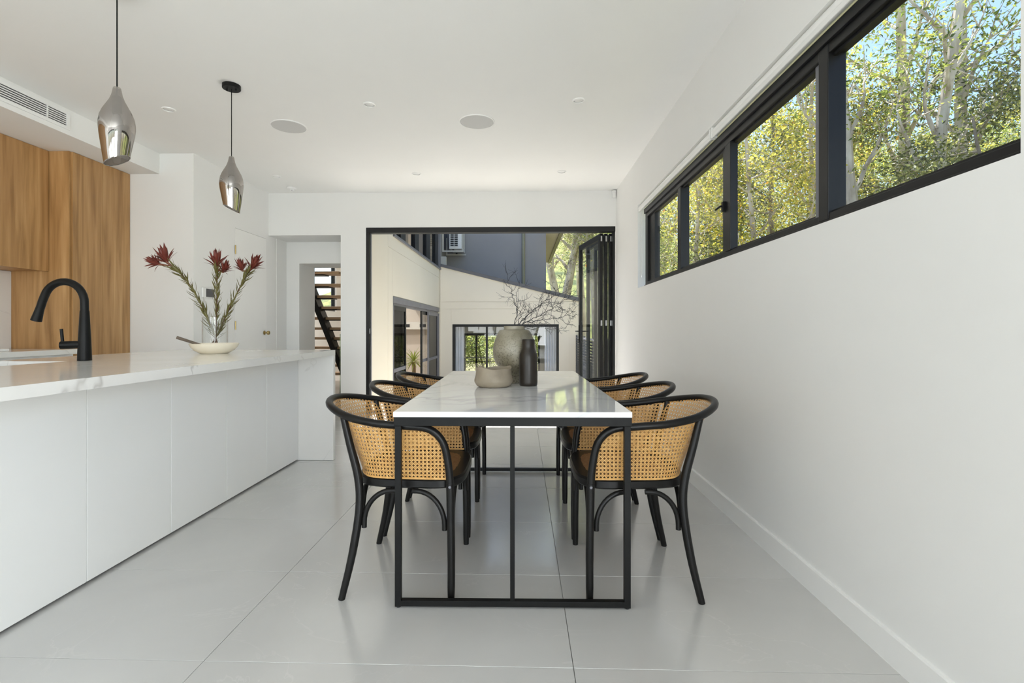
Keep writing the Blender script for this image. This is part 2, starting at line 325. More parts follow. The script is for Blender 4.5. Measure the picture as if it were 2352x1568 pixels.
# roller blinds tucked under the window head
for i, (a, b, lab) in enumerate(((3.235, WY1 - 0.004, 'white rolled-up blind at the far end of the strip window'), (WY0 + 0.004, 3.205, 'white rolled-up blind at the near end of the strip window'))):
    t = thing('roller_blind', (1.235, (a + b) / 2, 2.30), lab, 'blind', 'roller blinds over the strip window')
    MB().tube([(1.228, a, 2.333), (1.228, b, 2.333)], 0.0265, 20).build('fabric_roll', 'trim_white', t, True)
    box('bottom_rail', (1.2035, a, 2.292), (1.2135, b, 2.318), 'plastic_white', t, 0.003)
    box('bracket', (1.2005, (a - 0.003) if i == 0 else b - 0.006, 2.298), (1.24, (a + 0.007) if i == 0 else b + 0.003, 2.364), 'plastic_white', t, 0.002)
    if i == 0:
        pts = catmull([(1.216, 5.12, 2.32), (1.214, 5.118, 1.9), (1.214, 5.116, 1.66), (1.214, 5.098, 1.622), (1.214, 5.080, 1.66), (1.216, 5.084, 1.9), (1.218, 5.088, 2.32)], 8)
        MB().tube(pts, 0.0022, 6).build('pull_chain', 'plastic_white', t, True)
        box('chain_connector', (1.210, 5.092, 1.605), (1.218, 5.105, 1.628), 'chrome', t, 0.002)
# ------------------------------------------------------------------ folding doors in the far wall
dr = hold('door_2', (DX0, YF, 0)); dr['label'] = 'wide black folding glass door opened and stacked at the right wall'
box('frame_head', (DX0, YF + 0.0, 2.328), (DX1, YF + 0.11, DZ), 'black_frame', dr, 0.003)
box('frame_jamb', (DX0, YF + 0.0, 0), (DX0 + 0.042, YF + 0.11, 2.328), 'black_frame', dr, 0.003)
box('frame_jamb', (DX1 - 0.03, YF + 0.03, 0), (DX1, YF + 0.11, 2.328), 'black_frame', dr, 0.003)
box('floor_track', (DX0 + 0.042, YF + 0.04, 0.001), (DX1 - 0.03, YF + 0.10, 0.006), 'black_frame', dr)
box('frame_jamb_seal', (DX0 + 0.044, YF + 0.05, 0.006), (DX0 + 0.05, YF + 0.09, 2.326), 'grey_frame', dr)
box('strike_plate', (DX0 + 0.0425, YF + 0.02, 1.02), (DX0 + 0.0455, YF + 0.036, 1.09), 'chrome', dr)
def leaf(p, q, handle=False, z0=0.012, z1=2.322, th=0.042, sw=0.072):
    p, q = Vector((*p, 0)), Vector((*q, 0)); d_ = (q - p); L = d_.length; d_ = d_ / L; n_ = Vector((-d_.y, d_.x, 0))
    def bar(s0, s1, za, zb, t=th):
        c = [p + d_ * s0 - n_ * t / 2, p + d_ * s1 - n_ * t / 2, p + d_ * s1 + n_ * t / 2, p + d_ * s0 + n_ * t / 2]
        return MB().prism([(k.x, k.y) for k in c], 'z', za, zb)
    lf = bar(0, sw, z0, z1).build('door_leaf', 'black_frame', dr, bev=0.002)
    bar(L - sw, L, z0, z1).build('stile', 'black_frame', lf, bev=0.002)
    bar(sw, L - sw, z1 - sw, z1).build('rail', 'black_frame', lf, bev=0.002); bar(sw, L - sw, z0, z0 + 0.09).build('rail', 'black_frame', lf, bev=0.002)
    bar(sw, L - sw, z0 + 0.09, z1 - sw, 0.008).build('glass_pane', 'pane_glass', lf)
    for z in (2.255, 1.16, 0.12):
        bar(-0.007, 0.004, z - 0.035, z + 0.035, th * 0.5).build('hinge', 'steel', lf, bev=0.002)
    if handle:
        c = p + d_ * (L - sw / 2)
        for sgn in (-1, 1):
            o_ = c + n_ * sgn * (th / 2 + 0.004)
            a = [o_ - d_ * 0.016 - n_ * 0.004, o_ + d_ * 0.016 - n_ * 0.004, o_ + d_ * 0.016 + n_ * 0.004, o_ - d_ * 0.016 + n_ * 0.004]
            hb = MB().prism([(k.x, k.y) for k in a], 'z', 0.88, 1.14)
            g = o_ + n_ * sgn * 0.05
            hb.tube([tuple(o_ + Vector((0, 0, 1.05))), tuple(g + Vector((0, 0, 1.05))), tuple(g - d_ * 0.12 + Vector((0, 0, 1.05)))], 0.009, 8)
            hb.build('handle', 'black_metal', lf)
    return lf
leaf((1.030, 6.50), (0.868, 7.50), True)
leaf((1.094, 6.51), (0.985, 7.52))
leaf((1.155, 6.52), (1.10, 7.53))

# ------------------------------------------------------------------ passage and stairwell
struct('wall_passage', MB().box((-3.3, YF + 0.22, PZ), (-2.25, 6.9, H + 0.1)).box((-3.3, 6.9, 2.0), (-2.25, 7.42, H + 0.1)).box((-3.5, YF + 0.001, 0), (-3.305, YF + 0.22, PZ)).box((-3.5, YF + 0.22, 0), (-3.3, 7.42, H + 0.1)).box((-3.3, 6.9, 0), (-3.12, 7.42, 2.0)).box((-2.38, YF + 0.22, 0), (-2.05, 7.42, PZ)), 'white_wall', 'white passage walls leading to the stairs')
struct('wall_stairwell', MB().box((-5.15, 6.6, -0.9), (-5.0, 10.6, 3.98)).box((-5.15, 13.3, -0.9), (-5.0, 13.6, 3.98)).box((-5.15, 10.6, -0.9), (-5.0, 13.3, 1.55)).box((-5.15, 10.6, 3.3), (-5.0, 13.3, 3.98)).box((-5.0, 7.25, 2.9), (-2.3, 7.42, 3.98)).box((-5.0, 7.25, -0.9), (-3.46, 7.42, 2.9)), 'white_wall', 'white stairwell walls')
struct('wall_lower_room', MB().box((-5.0, 13.6, -0.9), (-2.25, 13.8, 3.98)), 'warm_wall', 'warm white end wall of the lower room')
struct('ceiling_lower_room', MB().box((-3.0, 9.0, 1.72), (-2.25, 13.6, 1.95)), 'ceiling_white', 'ceiling inside the lower room')
struct('ceiling_stairwell', MB().box((-5.15, 7.25, 3.83), (-2.25, 13.8, 3.98)), 'ceiling_white', 'stairwell ceiling')
struct('floor_lower_room', MB().box((-5.0, 7.42, -1.0), (-2.25, 13.6, -0.9)), 'timber_floor', 'timber floor of the lower room')
w = hold('window_2', (-5.08, 12, 1.55)); w['label'] = 'stairwell window behind the open treads'
box('glass_pane', (-5.085, 10.66, 1.61), (-5.078, 13.24, 3.24), 'pane_glass', w)
for a, b in (((-5.12, 10.6, 1.55), (-5.04, 13.3, 1.61)), ((-5.12, 10.6, 3.24), (-5.04, 13.3, 3.3)), ((-5.12, 10.6, 1.61), (-5.04, 10.66, 3.24)), ((-5.12, 13.24, 1.61), (-5.04, 13.3, 3.24))): box('frame', a, b, 'black_frame', w)
st = thing('staircase', (-3.6, 9.6, -0.9), 'open tread staircase with oak treads and black steel stringer beyond the passage', 'staircase')
def stz(y): return 1.83 - (y - 8.57) * 0.98
for k in range(14):
    z = 2.04 - 0.1855 * k; y = 8.33 + 0.189 * k
    o = MB().box((-4.2, y - 0.14, z - 0.045), (-3.04, y + 0.14, z)).build('tread', 'tread_oak', st, bev=0.003)
    box('tread_bracket', (-3.70, y - 0.10, z - 0.062), (-3.30, y + 0.11, z - 0.046), 'black_metal', o)
for x0, nm in ((-3.66, 'stringer'),):
    ys = [8.0, 11.15]; MB().prism([(ys[0], stz(ys[0]) - 0.07), (ys[0], stz(ys[0]) - 0.30), (ys[1], stz(ys[1]) - 0.30), (ys[1], stz(ys[1]) - 0.07)], 'x', x0, x0 + 0.10).build(nm, 'black_metal', st)
MB().tube([(-3.0, 8.0, 2.02 + 0.32), (-3.0, 9.0, 2.02 - 0.66)], 0.012, 8).build('handrail', 'black_metal', st, True)
box('glass_balustrade', (-3.03, 8.2, -0.5), (-3.018, 11.2, 1.0), 'rail_glass', st)
MB().tube([(-3.02, 10.0, 1.0), (-3.02, 11.2, 1.0)], 0.02, 8).build('handrail', 'black_metal', st, True)

# ------------------------------------------------------------------ courtyard: left wing
XL = -2.03
core = MB()
for a, b in (((7.25 - 0.63, -0.9), (7.8, 3.98)), ((12.17, -0.9), (12.5, 3.98)), ((7.8, 1.60), (12.17, 2.54)), ((7.8, 3.62), (12.17, 3.98))):
    core.box((XL - 0.22, a[0], a[1]), (XL - 0.008, b[0], b[1]))
lw = struct('wall_wing', core, 'beige_cladding', 'beige panel clad wing along the left of the courtyard')
g = 0.003
for (y0, y1, z0, z1) in ((6.625, 7.5, -0.9, 3.98), (7.5, 7.79, -0.9, 2.335), (7.79, 12.11, 1.605, 2.335), (7.5, 12.11, 2.335, 2.545), (7.5, 7.79, 2.545, 3.98), (12.11, 12.29, 1.605, 2.545), (12.19, 12.29, -0.9, 1.605)):
    MB().box((XL - 0.008, y0 + g, z0 + g), (XL, y1 - g, z1 - g)).build('cladding_panel', 'beige_cladding', lw)
struct('roof_wing', MB().box((-5.6, 6.6, 3.98), (-1.95, 13.9, 4.12)), 'roof_grey', 'grey roof of the left wing')
w = hold('door_3', (XL, 9.9, -0.9)); w['label'] = 'grey framed sliding door with dark fly screens in the beige wing'
X0 = XL - 0.14
box('frame_head', (X0, 7.8, 1.50), (XL + 0.004, 12.17, 1.60), 'grey_frame', w, 0.003); box('frame_head_lip', (X0 + 0.03, 7.8, 1.46), (XL - 0.03, 12.17, 1.50), 'grey_frame', w, 0.003)
box('frame_jamb', (X0, 7.8, -0.9), (XL + 0.002, 7.85, 1.46), 'grey_frame', w); box('frame_jamb', (X0, 12.11, -0.9), (XL + 0.002, 12.17, 1.46), 'grey_frame', w)
def slide(y0, y1, x, nm, gm, fm, sw=0.07):
    lf = MB().box((x, y0, -0.88), (x + 0.03, y0 + sw, 1.46)).build(nm, fm, w)
    box('stile', (x, y1 - sw, -0.88), (x + 0.03, y1, 1.46), fm, lf); box('rail', (x, y0 + sw, 1.39), (x + 0.03, y1 - sw, 1.46), fm, lf)
    box('rail', (x, y0 + sw, 0.38), (x + 0.034, y1 - sw, 0.44), 'grey_frame', lf); box('infill', (x + 0.012, y0 + sw, -0.88), (x + 0.018, y1 - sw, 1.39), gm, lf)
slide(7.85, 8.78, XL - 0.05, 'screen_leaf', 'fly_screen', 'black_frame'); slide(10.9, 12.11, XL - 0.05, 'screen_leaf', 'fly_screen', 'grey_frame', 0.05)
slide(10.38, 11.3, XL - 0.10, 'door_leaf', 'pane_glass', 'black_frame', 0.10); slide(7.85, 8.8, XL - 0.12, 'door_leaf', 'pane_glass', 'black_frame')
w = hold('window_4', (XL, 9.9, 2.55)); w['label'] = 'dark upper window band above the beige wing wall'
box('sill', (XL - 0.1, 7.8, 2.545), (XL + 0.03, 12.3, 2.585), 'grey_frame', w, 0.003)
for y0, y1 in ((7.80, 7.86), (8.34, 8.69), (9.46, 9.82), (10.59, 11.02), (11.69, 12.06)):
    box('mullion', (XL - 0.09, y0, 2.585), (XL - 0.01, y1, 3.62), 'black_frame', w)
box('corner_post', (XL - 0.12, 12.06, 2.585), (XL + 0.02, 12.3, 3.98), 'grey_frame', w)
for y0, y1 in ((7.86, 8.34), (8.69, 9.46), (9.82, 10.59), (11.02, 11.69)):
    box('glass_pane', (XL - 0.052, y0, 2.585), (XL - 0.046, y1, 3.62), 'pane_glass', w)
struct('wall_upper_room', MB().box((-2.9, 7.8, 2.5), (-2.8, 12.2, 3.98)), 'warm_wall', 'inner wall behind the upper window')
bl = thing('venetian_blind', (XL - 0.11, 10.1, 2.6), 'white slatted blind in the upper window of the beige wing', 'blind')
for k in range(24): MB().box((XL - 0.135, 9.86, 2.62 + 0.042 * k), (XL - 0.095, 10.22, 2.628 + 0.042 * k)).build('slat', 'plastic_white', bl)
# ------------------------------------------------------------------ courtyard: far wing with skillion roof
YW = 12.3
def zt(x): return 2.615 - (x + 1.984) * 0.2545
fw = MB().box((-2.02, YW, -0.9), (-1.72, YW + 0.2, zt(-1.72) - 0.09)).box((0.905, YW, -0.9), (1.40, YW + 0.2, zt(1.4))).prism([(-1.72, 1.2), (0.905, 1.2), (0.905, zt(0.905)), (-1.72, zt(-1.72))], 'y', YW, YW + 0.2)
wf = struct('wall_courtyard_end', fw, 'beige_cladding', 'beige clad end wall of the courtyard under a sloping roof edge')
def cp(poly): MB().prism(poly, 'y', YW - 0.008, YW).build('cladding_panel', 'beige_cladding', wf)
cp([(-2.025, 1.756), (1.40, 1.756), (1.40, zt(1.4)), (-2.025, zt(-2.025))])
cp([(-2.025, 1.583), (1.40, 1.583), (1.40, 1.75), (-2.025, 1.75)])
cp([(-2.025, -0.9), (-1.749, -0.9), (-1.749, 1.577), (-2.025, 1.577)]); cp([(-1.743, 1.2), (0.935, 1.2), (0.935, 1.577), (-1.743, 1.577)])
cp([(0.941, -0.9), (1.157, -0.9), (1.157, 1.577), (0.941, 1.577)]); cp([(1.163, -0.9), (1.40, -0.9), (1.40, 1.577), (1.163, 1.577)])
struct('roof_skillion', MB().prism([(-2.02, zt(-2.02)), (1.47, zt(1.47)), (1.47, zt(1.47) + 0.10), (-2.02, zt(-2.02) + 0.07)], 'y', YW - 0.05, 17.6), 'roof_grey', 'grey skillion roof edge sloping down to the right')
MB().tube([(1.455, YW + 0.05, 1.72), (1.455, YW + 0.05, 1.5), (1.43, YW - 0.03, 1.35), (1.43, YW - 0.03, -0.9)], 0.03, 8).build('downpipe', 'grey_frame')
tag(bpy.data.objects['downpipe'], 'grey downpipe at the right end of the courtyard wall', 'downpipe')
w = hold('window_5', (-0.4, YW, -0.9)); w['label'] = 'wide black framed courtyard window seen behind the vases'
box('frame_head', (-1.72, YW - 0.012, 1.135), (0.905, YW + 0.06, 1.198), 'black_frame', w, 0.003)
for x0, x1 in ((-1.72, -1.655), (0.845, 0.905), (-0.895, -0.845)): box('frame_jamb' if x0 != -0.895 else 'mullion', (x0, YW - 0.012, -0.9), (x1, YW + 0.06, 1.135), 'black_frame', w, 0.003)
for x0, x1 in ((-1.655, -0.895), (-0.845, 0.845)): box('glass_pane', (x0, YW + 0.02, -0.9), (x1, YW + 0.026, 1.135), 'pane_glass', w)
struct('floor_far_room', MB().box((-2.03, YW + 0.06, -1.0), (1.40, 17.3, -0.9)), 'timber_floor', 'floor of the far room')
struct('ceiling_far_room', MB().box((-2.03, YW + 0.2, 1.45), (1.40, 17.3, 1.6)), 'ceiling_white', 'ceiling of the far room')
struct('wall_far_room', MB().box((-2.2, YW + 0.2, -0.9), (-2.03, 17.5, 2.0)).box((1.40, YW + 0.2, -0.9), (1.5, 17.5, 1.7)).box((-2.03, 17.3, 0.93), (1.40, 17.5, 1.45)).box((0.62, 17.3, -0.9), (1.40, 17.5, 0.93)), 'white_wall', 'white inner walls of the far room')
w = hold('window_6', (-0.7, 17.3, -0.9)); w['label'] = 'black framed glazing at the back of the far room'
box('frame_head', (-2.03, 17.32, 0.85), (0.62, 17.4, 0.93), 'black_frame', w)
for x in (-2.03, -1.62, -0.35, 0.56): box('mullion', (x, 17.32, -0.9), (x + 0.06, 17.4, 0.85), 'black_frame', w)
for x0, x1 in ((-1.97, -1.62), (-1.56, -0.35), (-0.29, 0.56)): box('glass_pane', (x0, 17.355, -0.9), (x1, 17.36, 0.85), 'pane_glass', w)
rl = thing('balcony_railing', (-0.7, 18.4, -0.95), 'thin black balcony railing beyond the far room glazing', 'railing')
for z in (0.02, -0.12): MB().tube([(-3, 18.4, z), (2, 18.4, z)], 0.014, 6).build('rail', 'black_metal', rl)
for x in (-2.2, -1.2, -0.2, 0.8): box('post', (x, 18.385, -0.95), (x + 0.03, 18.415, 0.02), 'black_metal', rl)
mottled('curtain_white', (0.70, 0.72, 0.76), (0.78, 0.80, 0.84), 3, 0.9)
def curtain(x0, x1, lab):
    n = 60; vs = []
    for i in range(n + 1):
        x = x0 + (x1 - x0) * i / n; y = 12.62 + 0.035 * math.sin(i / n * (x1 - x0) * 95)
        vs += [(x, y, -0.88), (x, y, 1.40)]
    tag(MB().add(vs, [(2 * i, 2 * i + 2, 2 * i + 3, 2 * i + 1) for i in range(n)]).build('curtain', 'curtain_white', smooth=True), lab, 'curtain', 'sheer curtains of the far room')
curtain(-1.98, -1.46, 'pale sheer curtain at the left of the courtyard window'); curtain(0.57, 1.2, 'pale sheer curtain at the right of the courtyard window')
# ------------------------------------------------------------------ upper grey building, air conditioner
struct('wall_upper_grey', MB().box((-2.12, 14.0, 1.9), (0.672, 20.5, 5.2)).box((-2.6, 12.52, 1.95), (-2.13, 14.6, 5.2)), 'grey_render', 'grey rendered upper storey above the courtyard roof')
struct('wall_upper_return', MB().box((-2.13, 13.0, 2.5), (-1.99, 13.12, 2.98)), 'beige_cladding', 'small beige upstand below the air conditioner')
MB().prism([(0.672, 3.74), (1.03, 3.74), (1.03, 3.80), (0.672, 3.86)], 'y', 13.4, 20.0).build('eave_soffit', 'cream_soffit')
tag(bpy.data.objects['eave_soffit'], kind='structure', label='cream eave soffit of the grey upper storey')
tag(MB().prism([(1.03, 3.70), (1.13, 3.70), (1.15, 3.83), (1.03, 3.83)], 'y', 13.4, 20.0).build('gutter', 'gutter_olive'), 'olive gutter along the eave of the grey building', 'gutter')
tag(MB().tube([(0.04, 13.95, 2.12), (0.04, 13.95, 5.2)], 0.045, 10).build('wall_pipe', 'gutter_olive', smooth=True), 'olive drain pipe running down the grey wall', 'pipe')
ac = thing('air_conditioner', (-1.76, 13.5, 3.19), 'white outdoor air conditioner bracketed beside the grey wall', 'air conditioner')
box('casing', (-1.93, 13.14, 3.2), (-1.60, 13.95, 3.85), 'plastic_white', ac, 0.012)
box('grille_backing', (-1.90, 13.132, 3.26), (-1.69, 13.139, 3.84), 'dark_slot', ac)
for k in range(12): box('grille_bar', (-1.905, 13.115, 3.262 + 0.049 * k), (-1.685, 13.131, 3.275 + 0.049 * k), 'plastic_white', ac)
for x in (-1.905, -1.80, -1.695): box('grille_bar', (x, 13.114, 3.26), (x + 0.012, 13.13, 3.84), 'plastic_white', ac)
box('side_panel', (-1.599, 13.25, 3.27), (-1.594, 13.85, 3.8), 'cream_metal', ac, 0.002)
for y in (13.18, 13.85):
    b_ = box('bracket', (-2.12, y, 3.13), (-1.56, y + 0.04, 3.165), 'cream_metal', ac); box('bracket_upright', (-2.12, y, 3.165), (-2.08, y + 0.04, 3.62), 'cream_metal', b_)
    box('rubber_mount', (-1.85, y, 3.165), (-1.80, y + 0.04, 3.2), 'dark_slot', b_)
# ------------------------------------------------------------------ courtyard floor, fence, ground
struct('floor_courtyard', MB().box((-2.03, 6.62, -1.05), (1.36, 12.3, -0.9)), 'paving', 'pale courtyard paving a half level down')
struct('wall_terrace_edge', MB().box((-2.03, 6.53, -0.9), (1.42, 6.62, -0.008)), 'beige_cladding', 'retaining edge below the folding doors')
fe = thing('slat_fence', (1.335, 9.9, -0.9), 'charcoal horizontal slat fence beside the courtyard wall', 'fence')
sl0 = MB().prism([(1.305, -0.845), (1.318, -0.85), (1.345, -0.815), (1.332, -0.81)], 'y', 7.7, 12.2).build('slat', 'roof_grey', fe)
for k in range(1, 31):
    o = sl0.copy(); COL.objects.link(o); o.location.z = 0.057 * k
for y in (7.66, 9.2, 10.7, 12.2): box('post', (1.315, y, -0.9), (1.355, y + 0.05, 0.93), 'roof_grey', fe)
struct('ground', MB().box((-60, -60, -1.2), (120, 140, -1.05)), 'earth', 'leaf littered ground around the house')
# wooded hillside behind
def hill(name, label, cx, cy, rx, ry, hgt):
    n = 40; vs = []; fs = []; rnd = random.Random(5)
    for i in range(n + 1):
        for j in range(n + 1):
            x = -1 + 2 * i / n; y = -1 + 2 * j / n; r = min(1, math.hypot(x, y))
            vs.append((cx + x * rx, cy + y * ry, -1.1 + hgt * (0.5 + 0.5 * math.cos(math.pi * r)) + rnd.uniform(-0.5, 0.5) * (r < 0.95)))
    for i in range(n):
        for j in range(n): fs.append((i * (n + 1) + j, (i + 1) * (n + 1) + j, (i + 1) * (n + 1) + j + 1, i * (n + 1) + j + 1))
    o = MB().add(vs, fs).build(name, 'hill_forest', smooth=True); tag(o, label, kind='structure')
hill('hillside_back', 'wooded hillside far behind the courtyard', 8, 85, 70, 45, 20)
hill('hillside_right', 'wooded hillside far to the right of the house', 70, 60, 45, 70, 26)

light('stairwell_fill', 'AREA', (-4.2, 10.6, 3.78), (0.1, 0, -1), 90.0, (1.0, 0.97, 0.93), shape='DISK', size=0.4)  # unseen area light added to brighten the stairwell, no fitting built
# ================================================================== KITCHEN
ct = thing('island_worktop', (-2.2, 2.3, 0.868), 'white marble-look stone worktop of the kitchen island with waterfall end', 'worktop')
wt = MB()
SX0, SX1, SY0, SY1 = -2.84, -2.45, 1.72, 2.62
IX0, IX1, IY0, IY1 = -2.885, -1.553, 0.56, 4.105
xs = [IX0, SX0, SX1, IX1]; ys = [IY0, SY0, SY1, IY1]
gv = [(x, y, z) for z in (0.868, 0.910) for x in xs for y in ys]; gf = []
for i in range(3):
    for j in range(3):
        if i == 1 and j == 1: continue
        a = i * 4 + j; gf += [(a, a + 1, a + 5, a + 4), (a + 16, a + 20, a + 21, a + 17)]
def edge(a, b): gf.append((a, b, b + 16, a + 16))
for k in range(3): edge(k, k + 1); edge(12 + k, 13 + k); edge(k * 4, k * 4 + 4); edge(k * 4 + 3, k * 4 + 7)
edge(5, 6); edge(9, 10); edge(5, 9); edge(6, 10)
wt.add(gv, gf).build('stone_slab', 'worktop_stone', ct)
box('waterfall_panel', (IX0, 4.063, 0.002), (IX1, IY1, 0.8678), 'worktop_stone', ct, 0.001)
sn = thing('kitchen_sink', (-2.645, 2.17, 0.70), 'undermount steel sink set into the island worktop', 'sink')
box('basin_floor', (SX0 - 0.005, SY0 - 0.005, 0.70), (SX1 + 0.005, SY1 + 0.005, 0.706), 'steel', sn)
for a, b in (((SX0 - 0.012, SY0, 0.70), (SX0 - 0.001, SY1, 0.867)), ((SX1 + 0.001, SY0, 0.70), (SX1 + 0.012, SY1, 0.867)), ((SX0, SY0 - 0.012, 0.70), (SX1, SY0 - 0.001, 0.867)), ((SX0, SY1 + 0.001, 0.70), (SX1, SY1 + 0.012, 0.867))): box('basin_side', a, b, 'black_metal', sn)
yb = [0.562, 1.062, 1.565, 2.064, 2.573, 3.07, 3.555, 4.061]
nth = ['out of view at the near end', 'partly out of view', 'nearest in view', 'second in view', 'third in view', 'fourth in view', 'beside the waterfall end']
for k in range(7):
    a, b = yb[k], yb[k + 1]
    t = thing('island_cabinet', (-2.15, (a + b) / 2, 0), 'flat white island cabinet, %s' % nth[k], 'cabinet', 'white cabinets of the kitchen island')
    box('body', (-2.40, a + 0.001, 0.04), (-1.866, b - 0.001, 0.866), 'satin_white', t)
    box('door', (-1.865, a + 0.0015, 0.012), (-1.846, b - 0.0015, 0.866), 'satin_white', t, 0.001)
    box('plinth', (-2.36, a + 0.001, 0.001), (-1.875, b - 0.001, 0.04), 'dark_slot', t)
fa = thing('kitchen_tap', (-2.41, 2.68, 0.9105), 'matte black gooseneck kitchen tap on the island', 'tap')
MB().lathe([(0.0, 0.0), (0.032, 0.0), (0.033, 0.003), (0.0325, 0.01), (0.0285, 0.12), (0.0215, 0.27), (0.0205, 0.275), (0.0, 0.275)], (-2.41, 2.68, 0.911), 28).build('body', 'black_metal', fa, True)
pt = [(-2.410, 2.68, 1.18), (-2.411, 2.68, 1.235)] + [(-2.5265 + 0.1155 * math.cos(a) , 2.68, 1.232 + 0.113 * math.sin(a)) for a in [math.radians(q) for q in range(8, 163, 11)]]
e_ = Vector(pt[-1]); pt += [(-2.650, 2.68, 1.235), (-2.662, 2.68, 1.198)]
MB().tube(pt, 0.0195, 16).build('spout', 'black_metal', fa, True)
MB().tube([(-2.662, 2.68, 1.200), (-2.667, 2.68, 1.185), (-2.685, 2.68, 1.130)], [0.0195, 0.0205, 0.0255], 18).build('spray_head', 'black_metal', fa, True)
hh = MB().tube([(-2.412, 2.676, 0.999), (-2.47, 2.655, 0.997), (-2.508, 2.641, 0.996)], [0.020, 0.0215, 0.0215], 18).build('mixer_handle', 'black_metal', fa, True)
MB().tube([(-2.500, 2.644, 1.012), (-2.506, 2.642, 1.085)], 0.0075, 10).build('lever', 'black_metal', hh, True)

# rear kitchen run
t = thing('kitchen_bench', (-4.18, 1.0, 0), 'white rear kitchen bench against the wall', 'bench')
box('bench_top', (XK + 0.001, -3.0, 0.868), (-3.87, 4.255, 0.910), 'worktop_stone', t, 0.001)
box('finger_rail', (XK + 0.001, -3.0, 0.835), (-3.93, 4.255, 0.8675), 'satin_white', t)
box('splashback', (XK + 0.0005, -3.0, 0.911), (XK + 0.012, 4.255, 1.588), 'worktop_stone', t)
for k in range(9):
    y = -3.0 + 0.806 * k; c = box('drawer_front', (-3.91, y + 0.0015, 0.10), (-3.892, y + 0.8045, 0.834), 'satin_white', t, 0.001)
box('body', (XK + 0.001, -3.0, 0.10), (-3.911, 4.255, 0.834), 'satin_white', t)
box('plinth', (XK + 0.001, -3.0, 0.001), (-3.95, 4.255, 0.0995), 'dark_slot', t)
tag(MB().prism([(-4.30, 3.36), (-4.02, 3.36), (-4.02, 3.80), (-4.30, 3.80)], 'z', 0.9105, 0.930).build('chopping_board', 'satin_white', bev=0.005), 'white flat board lying on the rear bench', 'board')
t = thing('tall_cabinet', (-4.23, 4.59, 0), 'tall oak veneer pantry cabinet with two doors', 'cabinet')
box('side_panel', (XK + 0.001, 4.258, 0.002), (-3.968, 4.276, 2.644), 'oak_veneer', t, 0.001)
box('body', (XK + 0.001, 4.277, 0.002), (-3.972, 4.918, 2.644), 'oak_veneer', t)
for a, b in ((4.2775, 4.590), (4.593, 4.917)): box('door', (-3.971, a, 0.06), (-3.952, b, 2.642), 'oak_veneer', t, 0.001)
for k in range(5):
    b = 4.255 - 0.9 * k; a = b - 0.898
    t = thing('overhead_cabinet', (-4.33, (a + b) / 2, 1.59), ['oak overhead cabinet next to the tall oak pantry', 'oak overhead cabinet cut off by the picture edge'][min(k, 1)] if k < 2 else 'oak overhead cabinet %s' % ['third from the tall pantry', 'fourth from the tall pantry', 'farthest from the tall pantry'][k - 2], 'cabinet', 'oak overhead cabinets')
    box('body', (XK + 0.001, a, 1.592), (-4.168, b, 2.644), 'oak_veneer', t); box('door', (-4.167, a + 0.001, 1.588), (-4.148, b - 0.001, 2.642), 'oak_veneer', t, 0.001)
g_ = thing('air_grille', (-3.65, 3.4, 2.70), 'long white linear air grille in the bulkhead', 'grille')
GY0, GY1 = 2.4, 3.885
box('backing', (-3.6495, GY0, 2.706), (-3.648, GY1, 2.808), 'dark_slot', g_)
for a, b in (((-3.6495, GY0 - 0.03, 2.806), (-3.637, GY1 + 0.03, 2.832)), ((-3.6495, GY0 - 0.03, 2.682), (-3.637, GY1 + 0.03, 2.708)), ((-3.6495, GY1, 2.708), (-3.637, GY1 + 0.03, 2.806)), ((-3.6495, GY0 - 0.03, 2.708), (-3.637, GY0, 2.806))): box('frame', a, b, 'trim_white', g_, 0.001)
for k in range(6): box('slat', (-3.6478, GY0, 2.7175 + 0.0165 * k), (-3.639, GY1, 2.7245 + 0.0165 * k), 'trim_white', g_)
for y in (3.05, 3.72): box('slat_divider', (-3.6475, y, 2.708), (-3.638, y + 0.008, 2.806), 'trim_white', g_)

# ------------------------------------------------------------------ ceiling fittings
for x, y, lab in ((-2.84, 3.93, 'over the island back, left of the hanging pendant'), (-1.20, 3.89, 'between the two round speakers'), (0.437, 3.865, 'nearest the strip window'), (-2.84, 5.69, 'beside the smoke detector'), (-1.20, 5.645, 'centred before the folding door'), (0.445, 5.615, 'before the folded door leaves')):
    t = thing('ceiling_downlight', (x, y, H - 0.006), 'small round white downlight, ' + lab, 'downlight', 'recessed ceiling downlights')
    q = MB().lathe([(0.0375, -0.0003), (0.0375, -0.006), (0.041, -0.008), (0.049, -0.006), (0.051, -0.003), (0.051, -0.0003)], (x, y, H), 32); q.f = q.f[:-2]; q.build('trim_ring', 'trim_white', t, True)
    MB().lathe([(0.0345, -0.0003), (0.037, -0.0003), (0.037, -0.0006), (0.0345, -0.0006)], (x, y, H), 28).build('lens_gap', 'dark_slot', t)
    MB().lathe([(0.0, -0.0004), (0.0355, -0.0004), (0.034, -0.0012), (0.0, -0.0012)], (x, y, H), 28).build('lens', 'plastic_white', t, True)
for x, y, lab in ((-2.033, 4.29, 'round grey ceiling speaker above the island end'), (-0.384, 4.236, 'round grey ceiling speaker above the dining table')):
    t = thing('ceiling_speaker', (x, y, H - 0.006), lab, 'speaker', 'ceiling speakers')
    MB().lathe([(0.0, -0.006), (0.139, -0.006), (0.1405, -0.004), (0.1405, -0.0003), (0.0, -0.0003)], (x, y, H), 48).build('grille', 'speaker_grey', t, True)
    MB().lathe([(0.1412, -0.0003), (0.1412, -0.007), (0.148, -0.005), (0.150, -0.0003)], (x, y, H), 48).build('rim', 'trim_white', t, True)
t = thing('smoke_detector', (-2.881, 6.158, H - 0.03), 'small white smoke detector on the ceiling near the passage', 'smoke detector')
